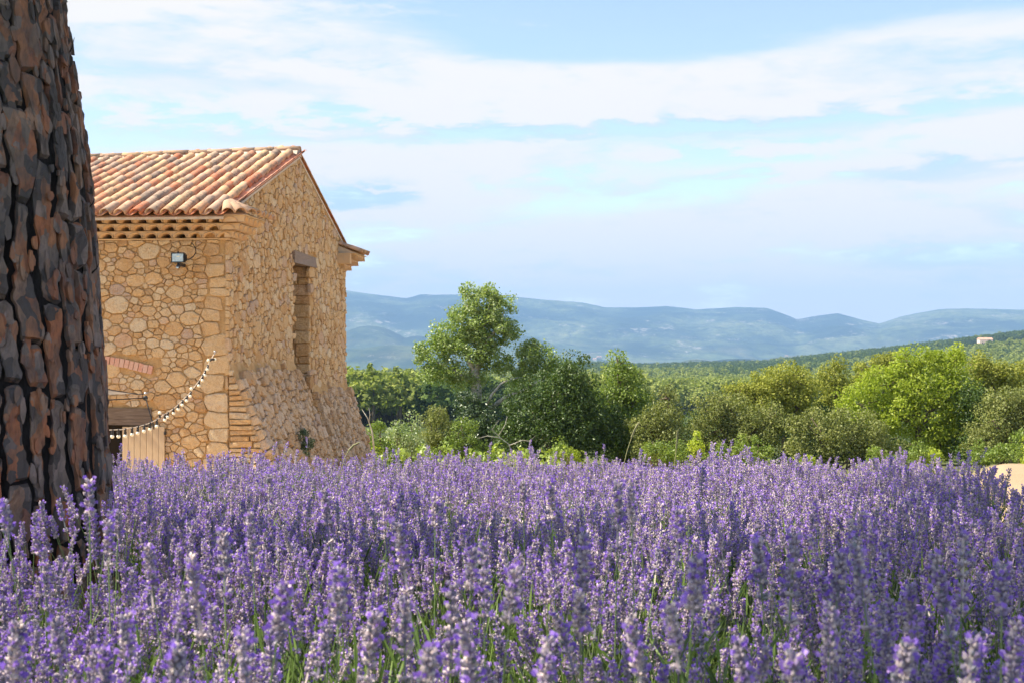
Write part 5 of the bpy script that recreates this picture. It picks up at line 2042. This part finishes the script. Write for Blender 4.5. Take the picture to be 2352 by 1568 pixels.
# ------------------------------------------------------------------ lavender
def lav_spike(rng_, hi, L=0.34):
    """flower spike at the top of a stem that rises from the origin; returns (spike mesh data, stem mesh data)"""
    V, FQ, TR, MI, MIT, RQ, RT = [], [], [], [], [], [], []
    sp_len = rng_.uniform(0.045, 0.085)
    nw = rng_.randint(7, 9) if hi else 6
    z0 = L - sp_len
    levels = [z0 + sp_len * (i / (nw - 1)) ** 0.9 for i in range(nw)]
    if rng_.random() < 0.65:
        levels.insert(0, z0 - rng_.uniform(0.014, 0.035))
    verts, faces, mats_, rn = [], [], [], []

    def quad(p, d, wv_, ln, wd, mi, r_):
        o = len(verts)
        verts.extend([p - wv_ * wd * 0.35, p + d * ln * 0.5 - wv_ * wd * 0.6, p + d * ln, p + d * ln * 0.5 + wv_ * wd * 0.6])
        faces.append((o, o + 1, o + 2, o + 3))
        mats_.append(mi)
        rn.append(r_)

    def bud(p, d, ln, wd, mi, r_):
        a = d.cross(Vector((0.3, 0.2, 0.9))).normalized()
        b_ = d.cross(a)
        o = len(verts)
        verts.append(p)
        kk = 4 if hi else 3
        for q_ in range(kk):
            an = 2 * PI * q_ / kk
            verts.append(p + d * ln * 0.6 + (a * math.cos(an) + b_ * math.sin(an)) * wd)
        verts.append(p + d * ln)
        for q_ in range(kk):
            faces.append((o, o + 1 + q_, o + 1 + (q_ + 1) % kk))
            faces.append((o + 1 + q_, o + kk + 1, o + 1 + (q_ + 1) % kk))
            mats_.extend([mi, mi])
            rn.extend([r_, r_])
    for li, lz in enumerate(levels):
        tt_ = li / (len(levels) - 1)
        rad = 0.0036 + 0.0022 * math.sin(PI * min(1, 0.25 + tt_ * 0.8))
        nb = (9 if hi else 5) if tt_ < 0.85 else (6 if hi else 4)
        ph = rng_.random() * 6.28
        for q_ in range(nb):
            an = ph + 2 * PI * q_ / nb + rng_.uniform(-.2, .2)
            up = 0.55 + 0.9 * tt_ + rng_.uniform(-.2, .2)
            d = Vector((math.cos(an), math.sin(an), up)).normalized()
            p = Vector((math.cos(an) * 0.0015, math.sin(an) * 0.0015, lz + rng_.uniform(-.003, .003)))
            sz = rng_.uniform(0.85, 1.2) * (1.0 if hi else 1.35)
            bud(p, d, 0.0098 * sz, 0.0026 * sz, 0, rng_.random())
            if rng_.random() < (0.30 if hi else 0.34):
                pe = p + d * 0.0088 * sz
                for _ in range(3 if hi else 2):
                    dd = (d + Vector((rng_.uniform(-1, 1), rng_.uniform(-1, 1), rng_.uniform(-.5, .9))) * 0.9).normalized()
                    wv_ = dd.cross(Vector((rng_.uniform(-1, 1), rng_.uniform(-1, 1), rng_.uniform(-1, 1)))).normalized()
                    quad(pe, dd, wv_, 0.0068 * sz, 0.0052 * sz, 1, rng_.random())
    ra = MB()
    ra.tube([(0, 0, levels[0] - 0.004), (0, 0, levels[-1] + 0.002)], 0.0022, 3, 0.6, cap=False)
    o_ = len(verts)
    verts.extend([Vector(v_) for v_ in ra.v])
    faces.extend([tuple(q_ + o_ for q_ in f_) for f_ in ra.f])
    mats_.extend([0] * len(ra.f))
    rn.extend([0.6] * len(ra.f))
    sv, sf = list(verts), list(faces)
    # stem
    st = MB()
    bend = rng_.uniform(-0.02, 0.02)
    st.tube([(bend, 0, 0), (bend * 0.3, 0, L * 0.5), (0, 0, L * 0.97)], [0.0013, 0.0011, 0.0009] if hi else [0.0018, 0.0015, 0.0013], 4 if hi else 3, 0.5, cap=False)
    return (sv, sf, mats_, rn), st


def poly_mesh(name, verts, faces, mats, mi, rn, smooth=False):
    me = bpy.data.meshes.new(name)
    me.from_pydata([tuple(v) for v in verts], [], faces)
    for mm in mats:
        me.materials.append(mm)
    me.polygons.foreach_set('material_index', mi)
    a = me.attributes.new('rnd', 'FLOAT', 'FACE')
    a.data.foreach_set('value', rn)
    me.update()
    return me


lr = random.Random(31)
LSP = 0.34
hi_parts, full = [], []
for hi in (True, False):
    for k in range(8):
        (sv, sf, mi, rn), st = lav_spike(lr, hi, LSP)
        if hi:
            hi_parts.append((poly_mesh('flower_spike', sv, sf, [M['calyx'], M['petal']], mi, rn), st.mesh('stem', M['stem'])))
        off = len(sv)
        full.append(poly_mesh('lavender', list(sv) + [Vector(v) for v in st.v], list(sf) + [tuple(q_ + off for q_ in f_) for f_ in st.f], [M['calyx'], M['petal'], M['stem']], list(mi) + [2] * len(st.f), list(rn) + [0.5] * len(st.f)))
# foliage tufts (narrow grey green leaves)
tufts = []
for k in range(5):
    vs_, fs_ = [], []
    for _ in range(46):
        an = lr.uniform(0, 6.28)
        til = lr.uniform(0.05, 0.75)
        ln = lr.uniform(0.05, 0.10)
        h0 = lr.uniform(0, 0.22)
        base = Vector((lr.gauss(0, 0.03), lr.gauss(0, 0.03), h0))
        d = Vector((math.cos(an) * math.sin(til), math.sin(an) * math.sin(til), math.cos(til)))
        wv_ = d.cross(Vector((lr.uniform(-1, 1), lr.uniform(-1, 1), 0.1))).normalized() * 0.0022
        o = len(vs_)
        mid = base + d * ln * 0.5 + Vector((0, 0, 0.004))
        vs_ += [base, mid - wv_, base + d * ln, mid + wv_]
        fs_.append((o, o + 1, o + 2, o + 3))
    tufts.append(poly_mesh('tuft', vs_, fs_, [M['lavleaf']], [0] * len(fs_), [lr.random() for _ in fs_]))

rng = np.random.default_rng(19)


def edge(a):
    return interp(a, [(-0.6, 10.0), (-0.12, 9.9), (-0.08, 9.5), (0.30, 9.2), (0.345, 8.3), (0.40, 6.4), (0.45, 5.2), (0.6, 4.2)])


plants = []
sp_ = 0.40
for yy_ in np.arange(0.55, 10.9, sp_ * 0.86):
    lim = 0.43 * yy_ + 0.7
    for xx_ in np.arange(-lim, lim, sp_):
        x_ = xx_ + rng.uniform(-.12, .12)
        y_ = yy_ + rng.uniform(-.12, .12)
        if y_ > edge(x_ / y_) - 0.12:
            continue
        if (x_ + 1.6) ** 2 + (y_ - TY) ** 2 < 0.44 ** 2:
            continue
        if y_ < 0.95 and abs(x_) < 0.25:
            continue
        plants.append((x_, y_, rng.uniform(0.92, 1.08), rng.uniform(0.75, 1.1)))
SP, SR, SS, SI = [], [], [], []
TP, TR_, TS, TI = [], [], [], []
for (x_, y_, hs, vig) in plants:
    g_ = gz(x_, y_)
    ns = int((86 if y_ > 3.0 else 60) * vig)
    sparse = 0.55 if (x_ / y_ < -0.10 and y_ > 6.5) else 1.0
    ns = int(ns * sparse * (0.50 + 1.0 * float(fbm(np.array([x_ * 1.1]), np.array([y_ * 0.9]), 2, 91)[0])))
    r_ = np.sqrt(rng.random(ns)) * 0.27
    th = rng.random(ns) * 2 * PI
    # where the flower head ends up
    hx = x_ + np.cos(th) * r_
    hy = y_ + np.sin(th) * r_
    top = (0.69 * hs - 0.30 * (r_ / 0.27) ** 2 * 0.45 + rng.normal(0, 0.035, ns))
    far_left = (x_ / y_ < -0.09) and y_ > 6.0
    if far_left:
        top = top - 0.01
    if x_ < -0.95 and 2.2 < y_ < 3.9:
        top = top + 0.06
    tall = rng.random(ns) < (0.10 if (y_ < 3.5 or far_left) else 0.06)
    top = top + tall * rng.uniform(0.03, 0.13, ns)
    low = rng.random(ns) < 0.38
    top = top - low * rng.uniform(0.03, 0.22, ns)
    lean = 0.10 + 0.55 * r_ / 0.27
    ta = np.abs(lean * rng.uniform(0.2, 1.0, ns) + rng.normal(0, 0.07, ns))
    td = th + rng.normal(0, 0.5, ns)
    sc__ = rng.uniform(0.72, 1.12, ns)
    for q_ in range(ns):
        tx, ty = math.cos(td[q_]) * math.sin(ta[q_]), math.sin(td[q_]) * math.sin(ta[q_])
        d = Vector((tx, ty, math.cos(ta[q_])))
        L_ = LSP * sc__[q_]
        base = Vector((hx[q_], hy[q_], g_ + top[q_])) - d * L_
        if (hx[q_] + 1.6) ** 2 + (hy[q_] - TY) ** 2 < 0.46 ** 2 or (base.x + 1.6) ** 2 + (base.y - TY) ** 2 < 0.44 ** 2:
            continue
        e_ = d.to_track_quat('Z', 'Y').to_euler()
        qt = d.to_track_quat('Z', 'Y') @ Matrix.Rotation(rng.uniform(0, 6.28), 3, 'Z').to_quaternion()
        e_ = qt.to_euler()
        SP.append(tuple(base))
        SR.append(tuple(e_))
        SS.append(sc__[q_])
        SI.append(int(rng.integers(8)) + (0 if y_ < 4.2 else 8))
    for q_ in range(18 if y_ < 6 else 10):
        rr_ = math.sqrt(rng.random()) * 0.24
        tt_ = rng.random() * 6.28
        TP.append((x_ + math.cos(tt_) * rr_, y_ + math.sin(tt_) * rr_, g_ + rng.uniform(0.05, 0.30)))
        TR_.append((rng.uniform(-.3, .3), rng.uniform(-.3, .3), tt_))
        TS.append(rng.uniform(0.9, 1.5))
        TI.append(int(rng.integers(5)))
SP = np.array(SP)
SR = np.array(SR)
SS = np.array(SS)
SI = np.array(SI)
# the flower heads that show largest become objects of their own
hd = SP.copy()
hd[:, 2] += LSP * SS * 0.9
px_ = HX + hd[:, 0] / np.maximum(hd[:, 1], 0.1) * F
py_ = HY - hd[:, 2] / np.maximum(hd[:, 1], 0.1) * F
near_ok = hd[:, 1] > 1.22
inframe = (px_ > 10) & (px_ < 2340) & (py_ > 0) & (py_ < 1545) & near_ok
drop = ~near_ok & (np.abs(px_ - HX) < 1500)
order = np.argsort(hd[:, 1] + np.where(inframe, 0, 1e3))
solo = order[:240]
mask = np.ones(len(SP), bool)
mask[solo] = False
mask &= ~drop
for i in solo:
    x_ = px_[i]
    where = 'left' if x_ < 784 else ('middle' if x_ < 1568 else 'right')
    dpt = 'nearest the camera' if hd[i, 1] < 1.25 else 'just behind the nearest ones'
    t = thing('lavender_stalk', 'ordinary lavender stalk in the bottom %s foreground, %s' % (where, dpt), 'lavender', tuple(SP[i]), 0, 'foreground lavender stalks %s, %s' % (where, dpt))
    t.rotation_euler = tuple(SR[i])
    t.scale = (SS[i],) * 3
    spk, stm = hi_parts[int(SI[i]) % 8]
    link('flower_spike', spk, t)
    link('stem', stm, t)
HERO = [(205, 1112, 2.3), (10, 1155, 2.2), (248, 1205, 2.2), (575, 1185, 2.2), (745, 1130, 2.7), (620, 1095, 3.0), (880, 1130, 2.6), (915, 1212, 2.0), (1000, 1150, 2.5), (1200, 1110, 3.0), (1262, 1112, 2.8), (1420, 1118, 2.3), (1448, 1128, 2.4),
        (1560, 1180, 2.2), (1110, 1260, 1.8), (1340, 1240, 1.8), (1085, 1272, 1.75), (1600, 1292, 1.5), (1740, 1250, 1.8), (1825, 1240, 1.7), (1965, 1265, 1.6), (1930, 1282, 1.65), (2212, 1235, 1.7), (2150, 1288, 1.6), (2300, 1312, 1.5),
        (290, 1420, 1.3), (130, 1432, 1.35), (40, 1442, 1.4), (440, 1290, 1.7), (512, 1232, 1.9), (1040, 1352, 1.4), (1070, 1442, 1.2), (1182, 1322, 1.5), (1330, 1372, 1.4), (1540, 1402, 1.2), (1700, 1482, 1.15), (1905, 1402, 1.3), (2080, 1490, 1.1),
        (2232, 1482, 1.1), (2332, 1442, 1.2), (780, 1322, 1.5), (655, 1352, 1.5), (862, 1422, 1.3), (342, 1262, 2.0), (1450, 1430, 1.25), (985, 1500, 1.05), (560, 1470, 1.15), (1260, 1480, 1.1), (1820, 1520, 1.02), (410, 1500, 1.08)]
for k_, (hx_, hy_, hY) in enumerate(HERO):
    hY = hY if hY > 1.45 else hY * 1.18
    tip = P(hx_, hy_, hY)
    s_ = lr.uniform(0.95, 1.2)
    q_ = (Vector((lr.uniform(-0.16, 0.16), lr.uniform(-0.1, 0.1), 1)).normalized()).to_track_quat('Z', 'Y') @ Matrix.Rotation(lr.uniform(0, 6.28), 3, 'Z').to_quaternion()
    base = tip - (q_ @ Vector((0, 0, 1))) * LSP * s_
    side = 'left' if hx_ < 784 else ('middle' if hx_ < 1568 else 'right')
    dist_ = 'standing tall above the others' if hY > 1.9 else 'large and blurred close to the camera'
    t = thing('lavender_stalk', 'lavender stalk %s, %s part of the field' % (dist_, side), 'lavender', base, 0, 'lavender stalks %s, %s' % (dist_, side))
    t.rotation_euler = q_.to_euler()
    t.scale = (s_,) * 3
    spk, stm = hi_parts[k_ % 8]
    link('flower_spike', spk, t)
    link('stem', stm, t)
coll = proto_collection('lavender_proto', full)
S3 = np.repeat(SS[:, None], 3, 1) * np.array([[0.88, 0.88, 1.0]])
fieldo = scatter('lavender_field', SP[mask], SR[mask], S3[mask], SI[mask], coll, [M['calyx']])
colt = proto_collection('tuft_proto', tufts)
TS = np.array(TS)
scatter('lavender_leaves', np.array(TP), np.array(TR_), np.repeat(TS[:, None], 3, 1), np.array(TI), colt, [M['lavleaf']])
print('TRIS', sum(len(m_.polygons) * 2 for m_ in {o.data for o in bpy.data.objects if o.type == 'MESH'}))
print('lavender stalks', len(SP), 'plants', len(plants), 'tufts', len(TP), 'forest', len(cand))


# tall grass ears standing above the lavender
def grass_ear(pts, Y, label):
    p0 = P(*pts[0], Y)
    t = thing('grass_stalk', label, 'grass', p0)
    b = MB()
    q_ = [P(x_, y_, Y) - p0 for x_, y_ in pts]
    b.tube(q_, [0.0022] * (len(q_) - 1) + [0.0012], 5)
    b.build('stem', M['grass'], t, smooth=True)
    b = MB()
    n0 = len(q_) // 2
    for i_ in range(n0, len(q_) - 1):
        for s_ in range(7):
            p = q_[i_].lerp(q_[i_ + 1], s_ / 7)
            d = (q_[i_ + 1] - q_[i_]).normalized()
            for sg in (-1, 1):
                o_ = Vector((sg * 0.004, sg * 0.002, 0))
                b.tube([p, p + o_ + d * 0.008, p + d * 0.02 + o_ * 0.4], [0.0008, 0.003, 0.0005], 4)
    b.build('ear', M['grass'], t)


grass_ear([(775, 1110), (785, 1075), (792, 1050), (800, 1035), (812, 1022), (822, 1017)], 7.5, 'arching dry grass ear in front of the right buttress')
grass_ear([(1425, 1110), (1432, 1070), (1440, 1035), (1450, 1005), (1458, 985), (1466, 972)], 8.0, 'tall green grass ear leaning right before the dark bushes')
grass_ear([(1548, 1090), (1550, 1060), (1553, 1030), (1555, 1010), (1556, 990)], 8.2, 'short upright grass ear before the holm oak')
